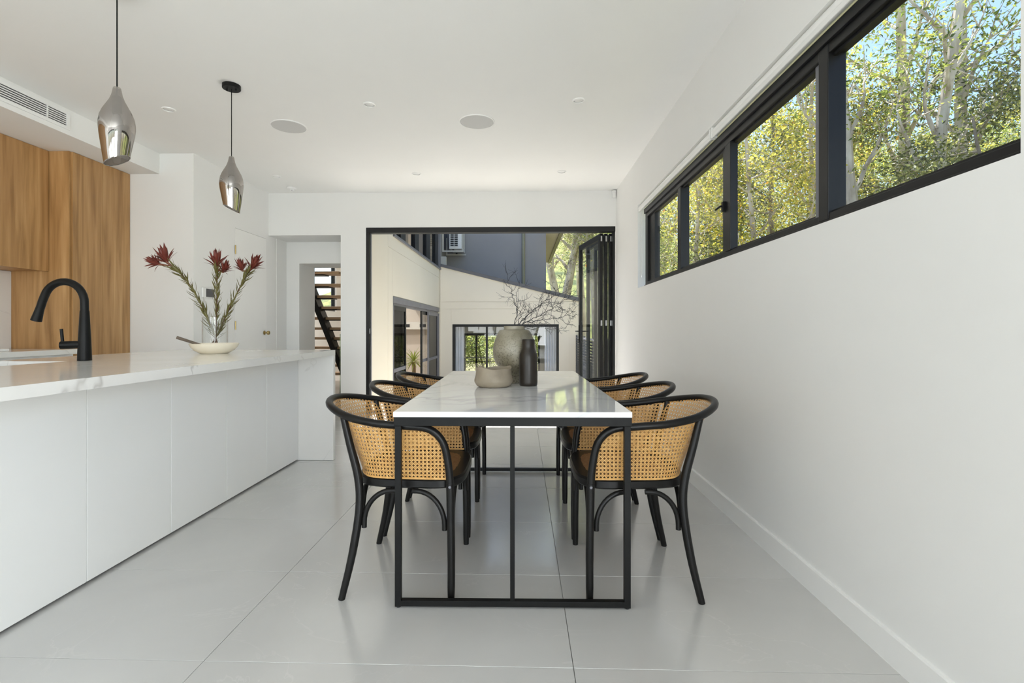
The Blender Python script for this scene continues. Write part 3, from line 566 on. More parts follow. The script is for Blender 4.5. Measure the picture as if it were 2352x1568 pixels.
MB().lathe([(0.0, -0.034), (0.022, -0.034), (0.030, -0.024), (0.052, -0.020), (0.055, -0.004), (0.055, -0.0005), (0.0, -0.0005)], (-2.881, 6.158, H), 32).build('body', 'plastic_white', t, True)
MB().lathe([(0.0, -0.037), (0.004, -0.037), (0.004, -0.033), (0.0, -0.033)], (-2.875, 6.15, H), 10).build('test_button', 'dark_slot', t, True)
t = thing('motion_sensor', (1.165, 6.38, 2.75), 'small white motion sensor in the corner above the folding door', 'sensor')
box('body', (1.145, 6.345, 2.755), (1.192, 6.399, 2.842), 'plastic_white', t, 0.008); box('lens', (1.148, 6.338, 2.762), (1.183, 6.3445, 2.80), 'trim_white', t, 0.003)
t = thing('wall_thermostat', (LX, 5.135, 1.41), 'small wall control panel with dark screen beside the flowers', 'control panel')
box('housing', (LX + 0.0005, 5.04, 1.41), (LX + 0.018, 5.235, 1.512), 'plastic_white', t, 0.003); box('screen', (LX + 0.0182, 5.09, 1.418), (LX + 0.020, 5.228, 1.504), 'screen_dark', t)

# ------------------------------------------------------------------ pendant lamps
def smoke():
    m = bpy.data.materials.new('smoked_mirror'); m.use_nodes = True; n = m.node_tree.nodes; l = m.node_tree.links; n.clear()
    o = n.new('ShaderNodeOutputMaterial'); tr = n.new('ShaderNodeBsdfTransparent'); gl = n.new('ShaderNodeBsdfGlossy'); x = n.new('ShaderNodeMixShader')
    tr.inputs[0].default_value = (0.42, 0.40, 0.385, 1); gl.inputs[0].default_value = (0.62, 0.585, 0.56, 1); gl.inputs['Roughness'].default_value = 0.03
    lw_ = n.new('ShaderNodeLayerWeight'); lw_.inputs[0].default_value = 0.35; mr = n.new('ShaderNodeMapRange'); mr.inputs[3].default_value = 0.52; mr.inputs[4].default_value = 0.9
    l.new(lw_.outputs['Facing'], mr.inputs[0]); l.new(mr.outputs[0], x.inputs[0]); l.new(tr.outputs[0], x.inputs[1]); l.new(gl.outputs[0], x.inputs[2]); l.new(x.outputs[0], o.inputs[0]); MATS['smoked_mirror'] = m
smoke()
prof = [(0.016, 0.405), (0.019, 0.398), (0.021, 0.385), (0.026, 0.362), (0.036, 0.335), (0.052, 0.305), (0.068, 0.275), (0.079, 0.245), (0.084, 0.215), (0.0845, 0.19), (0.081, 0.155), (0.074, 0.11), (0.066, 0.06), (0.058, 0.015)]
prof = [(r_ * 0.93, z_ * 0.965 + 0.014) for r_, z_ in prof]
def pendant(x, y, zb, rot, label, canopy=True):
    t = thing('pendant_lamp', (x, y, zb), label, 'pendant lamp', 'smoked glass pendants over the island')
    def fn(px, py, pz):
        w_ = max(0.0, 1 - pz / 0.20); k_ = (px * math.cos(rot) + py * math.sin(rot)) / 0.06
        return (px, py, pz + 0.036 * k_ * w_ * w_ ** 0.5 + 0.0)
    sh = MB().lathe(prof, (x, y, zb), 48, fn); sh.f = sh.f[:-2]; so = sh.build('glass_shade', 'smoked_mirror', t, True, fix=False)
    rp = []
    for k_ in range(49):
        q = 2 * math.pi * k_ / 48; px, py, pz = fn(prof[-1][0] * math.cos(q), prof[-1][0] * math.sin(q), prof[-1][1]); rp.append((x + px, y + py, zb + pz))
    MB().tube(rp, 0.0022, 6, False).build('shade_rim', 'smoked_mirror', so, True)
    MB().lathe([(0.0, 0.27), (0.021, 0.27), (0.021, 0.355), (0.012, 0.362), (0.0, 0.362)], (x, y, zb), 20).build('lamp_holder', 'black_metal', t, True)
    MB().lathe([(0.0, 0.165), (0.016, 0.17), (0.026, 0.19), (0.029, 0.21), (0.024, 0.235), (0.014, 0.262), (0.0, 0.269)], (x, y, zb), 20).build('bulb', 'plastic_white', t, True)
    MB().tube([(x, y, zb + 0.36), (x, y, H - 0.028)], 0.0032, 8).build('cord', 'black_metal', t, True)
    MB().lathe([(0.0, -0.028), (0.059, -0.028), (0.061, -0.026), (0.061, -0.0005), (0.0, -0.0005)], (x, y, H), 40).build('canopy', 'black_metal', t, True)
    for dx, dy in ((-0.033, 0.0), (0.033, 0.0)): MB().tube([(x + dx, y + dy, H - 0.040), (x + dx, y + dy, H - 0.0285)], 0.005, 8).build('canopy_screw', 'black_metal', t, True)
pendant(-2.09, 2.515, 1.925, math.radians(20), 'smoked glass teardrop pendant nearer the viewer, above the tap')
pendant(-2.105, 3.555, 1.927, math.radians(200), 'smoked glass teardrop pendant farther away, above the flowers')

# ================================================================== DINING TABLE
TX0, TX1, TY0, TY1, TZ = -0.500, 0.424, 1.925, 3.80, 0.764
t = thing('dining_table', (-0.038, 2.86, 0), 'white marble dining table on a thin black steel frame', 'table')
box('table_top', (TX0, TY0, TZ - 0.021), (TX1, TY1, TZ), 'table_marble', t, 0.0015)
zt0, zt1 = 0.708, 0.7425; s_ = 0.024
for y0 in (TY0 + 0.004, TY1 - 0.004 - s_):
    box('frame_rail', (TX0 + 0.001, y0, zt0), (TX1 - 0.001, y0 + s_, zt1), 'black_metal', t, 0.001)
    box('foot_rail', (TX0 + 0.005 + s_, y0, 0.008), (TX1 - 0.005 - s_, y0 + s_, 0.030), 'black_metal', t, 0.001)
    for x in (TX0 + 0.005, TX1 - 0.005 - s_):
        lg = box('leg', (x, y0, 0.006), (x + s_, y0 + s_, zt0 - 0.0003), 'black_metal', t, 0.001)
        MB().lathe([(0.0, 0.0005), (0.008, 0.0005), (0.008, 0.0058), (0.0, 0.0058)], (x + 0.012, y0 + 0.012, 0), 12).build('foot_pad', 'dark_slot', lg)
    box('leg', (-0.047, y0 + 0.002, 0.0303), (-0.029, y0 + s_ - 0.002, zt0 - 0.0003), 'black_metal', t, 0.001)
for x in (TX0 + 0.001, TX1 - 0.001 - s_): box('frame_rail', (x, TY0 + 0.005 + s_, zt0), (x + s_, TY1 - 0.005 - s_, zt1), 'black_metal', t, 0.001)

t.rotation_euler.z = math.radians(0.85); t.location.x -= 0.013      # the table stands a touch askew
# ------------------------------------------------------------------ cane armchairs
def ribbon(mb, pts, nrm, w):
    m = len(pts)
    if m < 2: return
    vs = []
    for i in range(m):
        d_ = (pts[min(i + 1, m - 1)] - pts[max(i - 1, 0)])
        if d_.length < 1e-9: return
        sd = d_.normalized().cross(nrm[i]); sd = sd.normalized() * (w / 2)
        vs += [pts[i] - sd, pts[i] + sd]
    mb.add(vs, [(2 * i, 2 * i + 1, 2 * i + 3, 2 * i + 2) for i in range(m - 1)])
def seat_contour(a, sx=0.225, sy=0.252, z=0.0, ex=0.5):
    c, s2 = math.cos(a), math.sin(a)
    x = sx * math.copysign(abs(c) ** ex, c); y = sy * math.copysign(abs(s2) ** ex, s2)
    return Vector((x, y * (0.93 + 0.07 * x / sx) if x < 0 else y * 0.93 + y * 0.07 * x / sx, z))
PITCH = 0.0155
def make_chair():
    t = thing('cane_armchair', (0, 0, 0), 'black bentwood armchair', 'chair', 'cane armchairs around the dining table')
    R = 0.0155
    half = [(0.183, 0.262, 0.40), (0.181, 0.262, 0.47), (0.172, 0.265, 0.56), (0.150, 0.269, 0.640), (0.095, 0.273, 0.688), (0.0, 0.278, 0.700), (-0.12, 0.275, 0.710), (-0.24, 0.243, 0.730), (-0.335, 0.160, 0.754), (-0.382, 0.058, 0.769)]
    rail = catmull([Vector(p) for p in half] + [Vector((p[0], -p[1], p[2])) for p in half[::-1]], 8)
    MB().tube(rail, R, 12).build('arm_rail', 'black_wood', t, True)
    # seat ring with a flat top
    n = 64; ring = MB(); vs = []
    levels = [(1.0, 0.440), (1.03, 0.447), (1.03, 0.472), (1.0, 0.480), (0.80, 0.480), (0.79, 0.470), (0.79, 0.440)]
    for (k, z) in levels:
        for i in range(n):
            p = seat_contour(2 * math.pi * i / n, 0.225, 0.252); vs.append((p.x * k, p.y * k, z))
    m_ = len(levels); ring.add(vs, [(j * n + i, j * n + (i + 1) % n, ((j + 1) % m_) * n + (i + 1) % n, ((j + 1) % m_) * n + i) for j in range(m_) for i in range(n)])
    ring.build('seat_frame', 'black_wood', t, True)
    # seat cane
    sc = MB(); zc = 0.4805; p_ = 0.012
    def inside(x, y):
        c = seat_contour(math.atan2(abs(y / 0.2) ** 2 if y >= 0 else -abs(y / 0.2) ** 2, abs(x / 0.18) ** 2 if x >= 0 else -abs(x / 0.18) ** 2)) * 0.81
        return math.hypot(x, y) < math.hypot(c.x, c.y)
    def line(p0, d_, w, z):
        run = []
        for k in range(-44, 45):
            q = p0 + d_ * (k * 0.012)
            if inside(q.x, q.y): run.append(Vector((q.x, q.y, z)))
            else:
                ribbon(sc, run[::max(1, len(run) - 1)] if len(run) > 1 else run, [Vector((0, 0, 1))] * 2, w); run = []
        ribbon(sc, run[::max(1, len(run) - 1)] if len(run) > 1 else run, [Vector((0, 0, 1))] * 2, w)
    for k in range(-22, 23):
        for e in (-0.0019, 0.0019):
            line(Vector((k * p_ + e, 0, 0)), Vector((0, 1, 0)), 0.0028, zc); line(Vector((0, k * p_ + e, 0)), Vector((1, 0, 0)), 0.0028, zc + 0.0004)
        for sg in (-1, 1): line(Vector(((k + 0.5) * p_, 0, 0)), Vector((0.7071, sg * 0.7071, 0)), 0.003, zc + 0.0008 + 0.0002 * sg)
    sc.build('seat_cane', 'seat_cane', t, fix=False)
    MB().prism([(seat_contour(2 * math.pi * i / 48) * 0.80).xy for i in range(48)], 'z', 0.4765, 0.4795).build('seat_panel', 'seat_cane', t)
    # back cane surface
    top = [(0.183, 0.258), (0.150, 0.262), (0.095, 0.266), (0.0, 0.270), (-0.12, 0.267), (-0.236, 0.236), (-0.328, 0.156), (-0.374, 0.056)]
    bot = [(0.178, 0.248), (0.145, 0.248), (0.095, 0.248), (0.0, 0.244), (-0.10, 0.236), (-0.170, 0.205), (-0.212, 0.122), (-0.224, 0.040)]
    mir = lambda L: L + [(x, -y) for x, y in L[::-1]]
    T = catmull([Vector((x, y, 0)) for x, y in mir(top)], 12); B = catmull([Vector((x, y, 0)) for x, y in mir(bot)], 12)
    S = [0.0]
    for i in range(1, len(T)): S.append(S[-1] + ((T[i] - T[i - 1]).length + (B[i] - B[i - 1]).length) / 2)
    LS = S[-1]
    def ztop(x, y):   # rail height above this plan position, from the rail curve
        best = min(rail[12:-12], key=lambda q: (q.x - x) ** 2 + (q.y - y) ** 2)
        return best.z
    ZT = [ztop(p.x, p.y) for p in T]
    def plan(s):
        s = min(max(s, 0), LS - 1e-6)
        lo, hi = 0, len(S) - 1
        while hi - lo > 1:
            m2 = (lo + hi) // 2
            if S[m2] <= s: lo = m2
            else: hi = m2
        f = (s - S[lo]) / max(1e-9, S[lo + 1] - S[lo])
        return T[lo].lerp(T[lo + 1], f), B[lo].lerp(B[lo + 1], f), ZT[lo] + (ZT[lo + 1] - ZT[lo]) * f
    Z0 = 0.482
    def surf(s, z):
        a, b, zt_ = plan(s); w_ = min(1.0, (z - Z0) / (max(zt_, 0.695) - Z0))
        p = b.lerp(a, w_ * (0.72 + 0.28 * w_)); p.z = z; return p
    def nor(s, z):
        e = 0.004; return (surf(min(s + e, LS), z) - surf(max(s - e, 0), z)).cross(surf(s, z + e) - surf(s, z - e)).normalized()
    bc = MB(); NR = int(0.30 / PITCH) + 1; NC = int(LS / PITCH)
    def strand(samples, w, lift):
        run = []; nn = []
        for (s, z) in samples:
            ok = 0 <= s <= LS and Z0 - 0.002 <= z <= plan(s)[2] + 0.004
            if ok: N = nor(s, z); run.append(surf(s, z) + N * lift); nn.append(N)
            if (not ok) and run: ribbon(bc, run, nn, w); run = []; nn = []
        ribbon(bc, run, nn, w)
    for c_ in range(NC + 1):
        for e in (-0.0020, 0.0020): strand([(c_ * PITCH + e, Z0 + k * 0.0155 / 1.5) for k in range(0, 32)], 0.0022, 0.0)
    for r_ in range(NR):
        for e in (-0.0020, 0.0020): strand([(k * 0.0155, Z0 + r_ * PITCH + e) for k in range(0, NC + 1)], 0.0022, 0.0006)
    for c_ in range(-NR, NC + 1):
        strand([((c_ + 0.5 + k * 0.5) * PITCH, Z0 + k * 0.5 * PITCH) for k in range(0, 2 * NR + 1)], 0.0023, 0.0010)
        strand([((c_ + NR + 0.5 - k * 0.5) * PITCH, Z0 + k * 0.5 * PITCH) for k in range(0, 2 * NR + 1)], 0.0023, 0.0013)
    bc.build('cane_back', 'cane', t, fix=False)
    be = [surf(LS * k / 60, Z0 + 0.002) for k in range(61)]
    MB().tube(be, 0.004, 6).build('cane_border', 'cane', t, True)
    # legs
    for s2 in (-1, 1):
        MB().tube(catmull([(0.181, 0.262 * s2, 0.47), (0.183, 0.262 * s2, 0.38), (0.186, 0.264 * s2, 0.18), (0.186, 0.266 * s2, 0.0)], 6), [0.0165] * 7 + [0.016] * 6 + [0.0155] * 4 + [0.0145, 0.0135], 12).build('leg', 'black_wood', t, True)
        lp = catmull([(-0.262, 0.226 * s2, 0.728), (-0.236, 0.226 * s2, 0.62), (-0.200, 0.228 * s2, 0.48), (-0.192, 0.236 * s2, 0.36), (-0.216, 0.250 * s2, 0.18), (-0.256, 0.262 * s2, 0.0)], 6)
        MB().tube(lp, [0.0135 + 0.0035 * min(1, k / 10) if k < 22 else 0.017 - 0.0004 * (k - 22) for k in range(len(lp))], 12).build('leg', 'black_wood', t, True)
        q = lambda a, b, c: catmull([a, (a[0] * 0.93 + b[0] * 0.07, a[1] * 0.93 + b[1] * 0.07, a[2] * 0.6 + c[2] * 0.4), b, c], 8)
        def arc(x0, y0, x1, y1, z0=0.300, z1=0.430):
            P_ = [(x0, y0, z0 - 0.02)]
            for k in range(11):
                a = math.pi / 2 * k / 10; P_.append((x1 + (x0 - x1) * math.cos(a), y1 + (y0 - y1) * math.cos(a), z0 + (z1 - z0) * math.sin(a)))
            P_.append((x1 + (x1 - x0) * 0.18, y1 + (y1 - y0) * 0.18, z1)); MB().tube(P_, 0.0105, 10).build('brace', 'black_wood', t, True)
        arc(0.158, 0.256 * s2, 0.045, 0.240 * s2); arc(-0.172, 0.236 * s2, -0.06, 0.236 * s2)
        arc(0.186, 0.236 * s2, 0.186, 0.130 * s2); arc(-0.190, 0.205 * s2, -0.196, 0.105 * s2)
        MB().lathe([(0.0, -0.004), (0.005, -0.003), (0.006, 0.0), (0.0, 0.0)], (0, 0, 0), 10, lambda x, y, z, s2=s2: (0.182 + x, s2 * (0.2775 - z), 0.458 + y)).build('screw_cap', 'grey_frame', t, True)
    return t
ch = make_chair()
spots = [(-0.468, 2.243, 0, 'black bentwood cane armchair at the near left corner of the table'), (-0.468, 2.86, 0, 'black bentwood cane armchair in the middle of the left side'), (-0.468, 3.45, 0, 'black bentwood cane armchair at the far left, by the sliding door view'),
         (0.455, 2.255, 180, 'black bentwood cane armchair at the near right corner of the table'), (0.455, 2.85, 180, 'black bentwood cane armchair in the middle of the right side'), (0.455, 3.445, 180, 'black bentwood cane armchair at the far right, by the folded doors')]
for i, (x, y, a, lab) in enumerate(spots):
    o = ch if i == 0 else dup(ch); o.location = (x, y, 0.0); o.rotation_euler.z = math.radians(a); o['label'] = lab

# ------------------------------------------------------------------ things on the table
m = mat('stoneware_speckle', (0.44, 0.41, 0.34), 0.38); n_, l_, b_ = nodes(m)
base = ramp(m, noise(m, 7, detail=4), [(0.35, (0.16, 0.14, 0.09)), (0.65, (0.29, 0.265, 0.205))])
sp = ramp(m, noise(m, 130, detail=3), [(0.39, (1, 1, 1)), (0.46, (0, 0, 0))])
zc_ = n_.new('ShaderNodeNewGeometry'); sz = n_.new('ShaderNodeSeparateXYZ'); l_.new(zc_.outputs['Position'], sz.inputs[0])
band = n_.new('ShaderNodeMapRange'); band.inputs[1].default_value = 1.10; band.inputs[2].default_value = 0.83; band.inputs[3].default_value = 0.05; band.inputs[4].default_value = 0.95; l_.new(sz.outputs[2], band.inputs[0])
mm = n_.new('ShaderNodeMath'); mm.operation = 'MULTIPLY'; l_.new(sp.outputs[0], mm.inputs[0]); l_.new(band.outputs[0], mm.inputs[1])
l_.new(mixc(m, mm.outputs[0], base.outputs[0], (0.07, 0.055, 0.035)), b_.inputs['Base Color'])
mottled('bowl_clay', (0.22, 0.18, 0.13), (0.30, 0.255, 0.19), 14, 0.6, bmp=0.05)
mottled('bottle_bronze', (0.016, 0.012, 0.009), (0.022, 0.017, 0.012), 10, 0.36, spec=0.35)
mottled('cream_glaze', (0.78, 0.71, 0.57), (0.82, 0.76, 0.63), 12, 0.22)
mottled('spoon_wood', (0.10, 0.075, 0.055), (0.16, 0.12, 0.09), 30, 0.6)
vp = [(0.0, 0.0), (0.048, 0.0), (0.050, 0.004), (0.049, 0.04), (0.055, 0.055), (0.088, 0.085), (0.114, 0.12), (0.1265, 0.155), (0.130, 0.185), (0.1275, 0.215), (0.118, 0.25), (0.104, 0.285), (0.092, 0.308), (0.082, 0.314), (0.064, 0.317), (0.062, 0.323), (0.064, 0.331), (0.062, 0.337), (0.056, 0.337), (0.052, 0.325), (0.06, 0.31), (0.10, 0.26), (0.115, 0.185), (0.08, 0.09), (0.0, 0.02)]
tag(MB().lathe(vp, (-0.046, 2.977, TZ + 0.0003), 56, lambda x, y, z: (x * (1 + 0.012 * math.sin(3 * math.atan2(y, x) + z * 9)), y, z)).build('stoneware_vase', 'stoneware_speckle', smooth=True), 'large round speckled stoneware vase on the dining table', 'vase')
bp = [(0.0, 0.0), (0.047, 0.0), (0.0505, 0.004), (0.052, 0.02), (0.052, 0.16), (0.050, 0.178), (0.042, 0.198), (0.0375, 0.212), (0.036, 0.225), (0.036, 0.258), (0.034, 0.262), (0.029, 0.262), (0.028, 0.25), (0.03, 0.2), (0.04, 0.15), (0.0, 0.02)]
tag(MB().lathe(bp, (0.036, 2.825, TZ + 0.0003), 48).build('dark_bottle_vase', 'bottle_bronze', smooth=True), 'dark brown bottle shaped vase on the dining table', 'vase')
cl = [(0.0, 0.0), (0.078, 0.0), (0.092, 0.006), (0.104, 0.026), (0.1055, 0.038), (0.099, 0.062), (0.0965, 0.085), (0.0985, 0.104), (0.0945, 0.106), (0.092, 0.085), (0.095, 0.06), (0.098, 0.04), (0.085, 0.016), (0.0, 0.012)]
tag(MB().lathe(cl, (-0.158, 2.775, TZ + 0.0003), 56, lambda x, y, z: (x * (1 + 0.02 * math.sin(2 * math.atan2(y, x) + 1)), y, z + (0.0045 * math.sin(2 * math.atan2(y, x) + 0.6) + 0.003 * math.sin(5 * math.atan2(y, x))) * max(0, z - 0.03) / 0.07)).build('clay_bowl', 'bowl_clay', smooth=True), 'low beige clay bowl with uneven rim on the dining table', 'bowl')
# bare branches
mat('twig_dark', (0.022, 0.020, 0.022), 0.7)
def bare_branch(main, seed, label, levels=2, kids=9, r0=0.0026, plane=0.35):
    rnd = random.Random(seed); t = thing('bare_branch', main[0], label, 'branch', 'bare twigs in the stoneware vase')
    pts = catmull(main, 7); pts = [p + Vector((rnd.gauss(0, 0.0035), rnd.gauss(0, 0.0035), rnd.gauss(0, 0.0035))) for p in pts]
    L_ = len(pts); MB().tube(pts, [r0 * (1 - 0.75 * i / L_) for i in range(L_)], 6).build('stem', 'twig_dark', t, True)
    def twig(p0, d_, ln, r, lev, par):
        P_ = [p0]; d_ = d_.normalized(); n = max(4, int(ln / 0.014))
        for i in range(n):
            d_ = (d_ + Vector((rnd.gauss(0, 0.24), rnd.gauss(0, 0.18), rnd.gauss(0.03, 0.24)))).normalized(); P_.append(P_[-1] + d_ * ln / n)
        mb = MB().tube(P_, [max(0.0005, r * (1 - 0.7 * i / n)) for i in range(n + 1)], 5)
        if lev > 0:
            for k in range(3 + rnd.randrange(2)):
                i = rnd.randrange(1, n); q = twig(P_[i], d_ + Vector((rnd.gauss(0, 0.7), rnd.gauss(0, 0.5), rnd.gauss(0, 0.7))), ln * rnd.uniform(0.35, 0.6), r * 0.65, lev - 1, None); mb.add(q.v, q.f)
        return mb
    for k in range(kids):
        i = int(L_ * (0.22 + 0.75 * k / kids)); tn = (pts[min(i + 1, L_ - 1)] - pts[i - 1]).normalized()
        sd = Vector((-tn.z, rnd.uniform(-plane, plane), tn.x)) * (1 if k % 2 else -1) * rnd.uniform(0.5, 1.0)
        twig(pts[i], tn * 0.9 + sd, rnd.uniform(0.07, 0.14) * (1.15 - 0.5 * k / kids), r0 * 0.55, levels - 1, t).build('twig', 'twig_dark', t)
vz = 0.97
bare_branch([(-0.046, 2.977, vz), (-0.045, 2.97, 1.11), (-0.028, 2.97, 1.20), (-0.062, 2.965, 1.30), (-0.082, 2.96, 1.37), (-0.092, 2.96, 1.440)], 3, 'upright bare branch rising straight from the stoneware vase', 2, 8)
bare_branch([(-0.040, 2.985, vz), (-0.03, 2.98, 1.10), (-0.01, 2.985, 1.17), (-0.035, 2.99, 1.25), (-0.02, 2.985, 1.33), (-0.012, 2.98, 1.375)], 8, 'shorter upright bare branch just right of the tallest one', 2, 8)
bare_branch([(-0.046, 2.97, vz), (-0.02, 2.975, 1.10), (0.06, 2.98, 1.19), (0.14, 2.985, 1.25), (0.205, 2.985, 1.30), (0.245, 2.98, 1.39), (0.27, 2.98, 1.41)], 21, 'bare branch sweeping up to the right with the highest tip', 3, 12, 0.0028)
bare_branch([(-0.050, 2.965, vz), (-0.01, 2.96, 1.10), (0.08, 2.955, 1.15), (0.17, 2.95, 1.20), (0.25, 2.945, 1.25), (0.325, 2.94, 1.30)], 34, 'middle bare branch sweeping to the right', 3, 13, 0.0028)
bare_branch([(-0.05, 2.955, vz), (-0.014, 2.952, 1.105), (0.09, 2.93, 1.13), (0.18, 2.92, 1.145), (0.25, 2.915, 1.16), (0.305, 2.91, 1.19)], 55, 'lowest bare branch spreading to the right', 3, 12, 0.0026)
# ------------------------------------------------------------------ bowl, glass vase and proteas on the island
IZ = 0.9104
t = thing('serving_bowl', (-2.19, 3.49, IZ), 'shallow cream bowl on the island worktop', 'bowl')
MB().lathe([(0.0, 0.0), (0.085, 0.0), (0.092, 0.003), (0.125, 0.022), (0.148, 0.048), (0.157, 0.070), (0.154, 0.072), (0.143, 0.050), (0.120, 0.028), (0.085, 0.010), (0.0, 0.008)], (-2.19, 3.49, IZ), 56).build('bowl_body', 'cream_glaze', t, True)
sp_ = thing('wooden_server', (-2.24, 3.45, IZ + 0.02), 'dark wooden serving spoon resting in the cream bowl', 'spoon')
MB().tube([(-2.165, 3.47, IZ + 0.032), (-2.27, 3.44, IZ + 0.065), (-2.40, 3.40, IZ + 0.115)], [0.006, 0.009, 0.011], 10).build('handle', 'spoon_wood', sp_, True)
MB().lathe([(0.0, -0.003), (0.022, 0.0), (0.028, 0.006), (0.022, 0.005), (0.0, 0.001)], (-2.15, 3.475, IZ + 0.024), 20).build('spoon_head', 'spoon_wood', sp_, True)
GVX, GVY = -2.345, 3.745
tag(MB().lathe([(0.0, 0.0), (0.084, 0.0), (0.087, 0.004), (0.087, 0.262), (0.083, 0.262), (0.083, 0.012), (0.0, 0.012)], (GVX, GVY, IZ), 48).build('glass_vase', 'vase_glass', smooth=True), 'clear glass cylinder vase holding the proteas', 'vase')
leafmat('protea_petal', [(0.0, (0.075, 0.010, 0.009)), (0.45, (0.15, 0.022, 0.017)), (0.8, (0.20, 0.05, 0.028)), (1.0, (0.17, 0.10, 0.045))], 0.12)
leafmat('protea_leaf', [(0.0, (0.065, 0.06, 0.014)), (0.5, (0.125, 0.115, 0.028)), (0.8, (0.20, 0.17, 0.055)), (1.0, (0.14, 0.05, 0.028))], 0.2)
mat('protea_stem', (0.10, 0.045, 0.022), 0.7)
def blade(length, width, curl, name, mt, cup=0.15):
    n = 6; vs = []; me = bpy.data.meshes.new(name)
    for i in range(n + 1):
        f = i / n; w_ = width * math.sin(math.pi * (0.08 + 0.92 * f) ** 0.85) * (1 if f < 0.98 else 0.05); z = curl * f * f
        vs += [(length * f, -w_ / 2, z + cup * w_), (length * f, 0, z), (length * f, w_ / 2, z + cup * w_)]
    fs = []
    for i in range(n): fs += [(3 * i, 3 * i + 1, 3 * i + 4, 3 * i + 3), (3 * i + 1, 3 * i + 2, 3 * i + 5, 3 * i + 4)]
    me.from_pydata(vs, [], fs); me.materials.append(MATS[mt]); me.polygons.foreach_set('use_smooth', [True] * len(me.polygons)); return me
leaf_me = [blade(0.085, 0.0125, 0.026, 'leaf', 'protea_leaf'), blade(0.070, 0.0115, 0.008, 'leaf', 'protea_leaf'), blade(0.082, 0.006, 0.030, 'leaf', 'protea_leaf')]
pet_me = [blade(0.130, 0.033, 0.026, 'petal', 'protea_petal', 0.35), blade(0.120, 0.026, -0.012, 'petal', 'protea_petal', 0.35), blade(0.110, 0.011, -0.03, 'petal', 'protea_petal', 0.3)]
def orient(o, p, d_, up_hint, sc_):
    x = d_.normalized(); z = (up_hint - x * up_hint.dot(x)); z = z.normalized() if z.length > 1e-5 else x.orthogonal().normalized(); y = z.cross(x)
    o.matrix_local = Matrix.Translation(p) @ Matrix((x, y, z)).transposed().to_4x4() @ Matrix.Scale(sc_, 4)
def protea(ctrl, seed, label, heads):
    rnd = random.Random(seed); t = thing('protea_stem', ctrl[0], label, 'flower', 'proteas in the glass vase'); O = Vector(ctrl[0])
    pts = catmull(ctrl, 8); L_ = len(pts)
    MB().tube(pts, [0.0055 - 0.0015 * i / L_ for i in range(L_)], 8).build('stem', 'protea_stem', t, True)
    ln = sum((pts[i + 1] - pts[i]).length for i in range(L_ - 1)); nl = int(ln * 135)
    for k in range(nl):
        f = 0.16 + 0.80 * k / nl; i = min(int(f * (L_ - 1)), L_ - 2); p = pts[i].lerp(pts[i + 1], f * (L_ - 1) - i); tn = (pts[i + 1] - pts[i]).normalized()
        a = k * 2.4 + rnd.uniform(-0.3, 0.3); u_ = tn.orthogonal().normalized(); v_ = tn.cross(u_); rd = u_ * math.cos(a) + v_ * math.sin(a)
        o = bpy.data.objects.new('leaf', leaf_me[rnd.choice((0, 0, 1, 2))]); COL.objects.link(o); o.parent = t
        orient(o, p + rd * 0.004 - O, tn * rnd.uniform(0.75, 1.25) + rd * rnd.uniform(0.45, 1.25), tn - rd, rnd.uniform(0.75, 1.15))
    for (hp, hd, hs) in heads:
        hp, hd = Vector(hp), Vector(hd).normalized(); u_ = hd.orthogonal().normalized(); v_ = hd.cross(u_)
        MB().tube([pts[-2] if (pts[-1] - hp).length > 0.01 else pts[-1] - hd * 0.03, hp - hd * 0.0, hp + hd * 0.035 * hs], [0.004, 0.010 * hs, 0.013 * hs], 10).build('flower_core', 'protea_petal', t, True)
        for k in range(26):
            a = k * 2.4; rd = u_ * math.cos(a) + v_ * math.sin(a); lay = k / 26.0; op = 0.14 + 1.15 * lay
            o = bpy.data.objects.new('petal', pet_me[0 if k < 13 else (1 if k < 20 else 2)]); COL.objects.link(o); o.parent = t
            orient(o, hp + rd * 0.009 * hs + hd * (0.012 * (1 - lay)) - O, hd + rd * op * rnd.uniform(0.7, 1.2), hd * 0.4 - rd, hs * rnd.uniform(0.75, 1.08))
gb = IZ + 0.016
protea([(GVX + 0.035, GVY, gb), (GVX - 0.01, GVY - 0.005, 1.06), (GVX - 0.075, GVY - 0.01, 1.22), (GVX - 0.20, GVY - 0.03, 1.45), (GVX - 0.315, GVY - 0.05, 1.575)], 1, 'red protea leaning left in the glass vase', [((GVX - 0.335, GVY - 0.052, 1.585), (-0.35, -0.1, 0.9), 1.0), ((GVX - 0.395, GVY - 0.05, 1.572), (-0.85, -0.1, 0.45), 0.85)])
protea([(GVX - 0.01, GVY + 0.02, gb), (GVX, GVY + 0.01, 1.1), (GVX + 0.015, GVY, 1.30), (GVX + 0.02, GVY - 0.01, 1.48), (GVX + 0.022, GVY - 0.01, 1.545)], 2, 'red protea standing upright in the middle of the glass vase', [((GVX + 0.020, GVY - 0.01, 1.555), (0.0, -0.1, 1), 1.0), ((GVX + 0.075, GVY - 0.02, 1.515), (0.55, -0.3, 0.8), 0.75)])
protea([(GVX - 0.035, GVY - 0.02, gb), (GVX + 0.02, GVY + 0.01, 1.06), (GVX + 0.10, GVY + 0.02, 1.24), (GVX + 0.205, GVY + 0.03, 1.46), (GVX + 0.25, GVY + 0.03, 1.535)], 3, 'red protea leaning right in the glass vase', [((GVX + 0.265, GVY + 0.03, 1.545), (0.55, -0.1, 0.85), 0.9), ((GVX + 0.20, GVY + 0.02, 1.53), (-0.1, -0.2, 1), 0.72)])
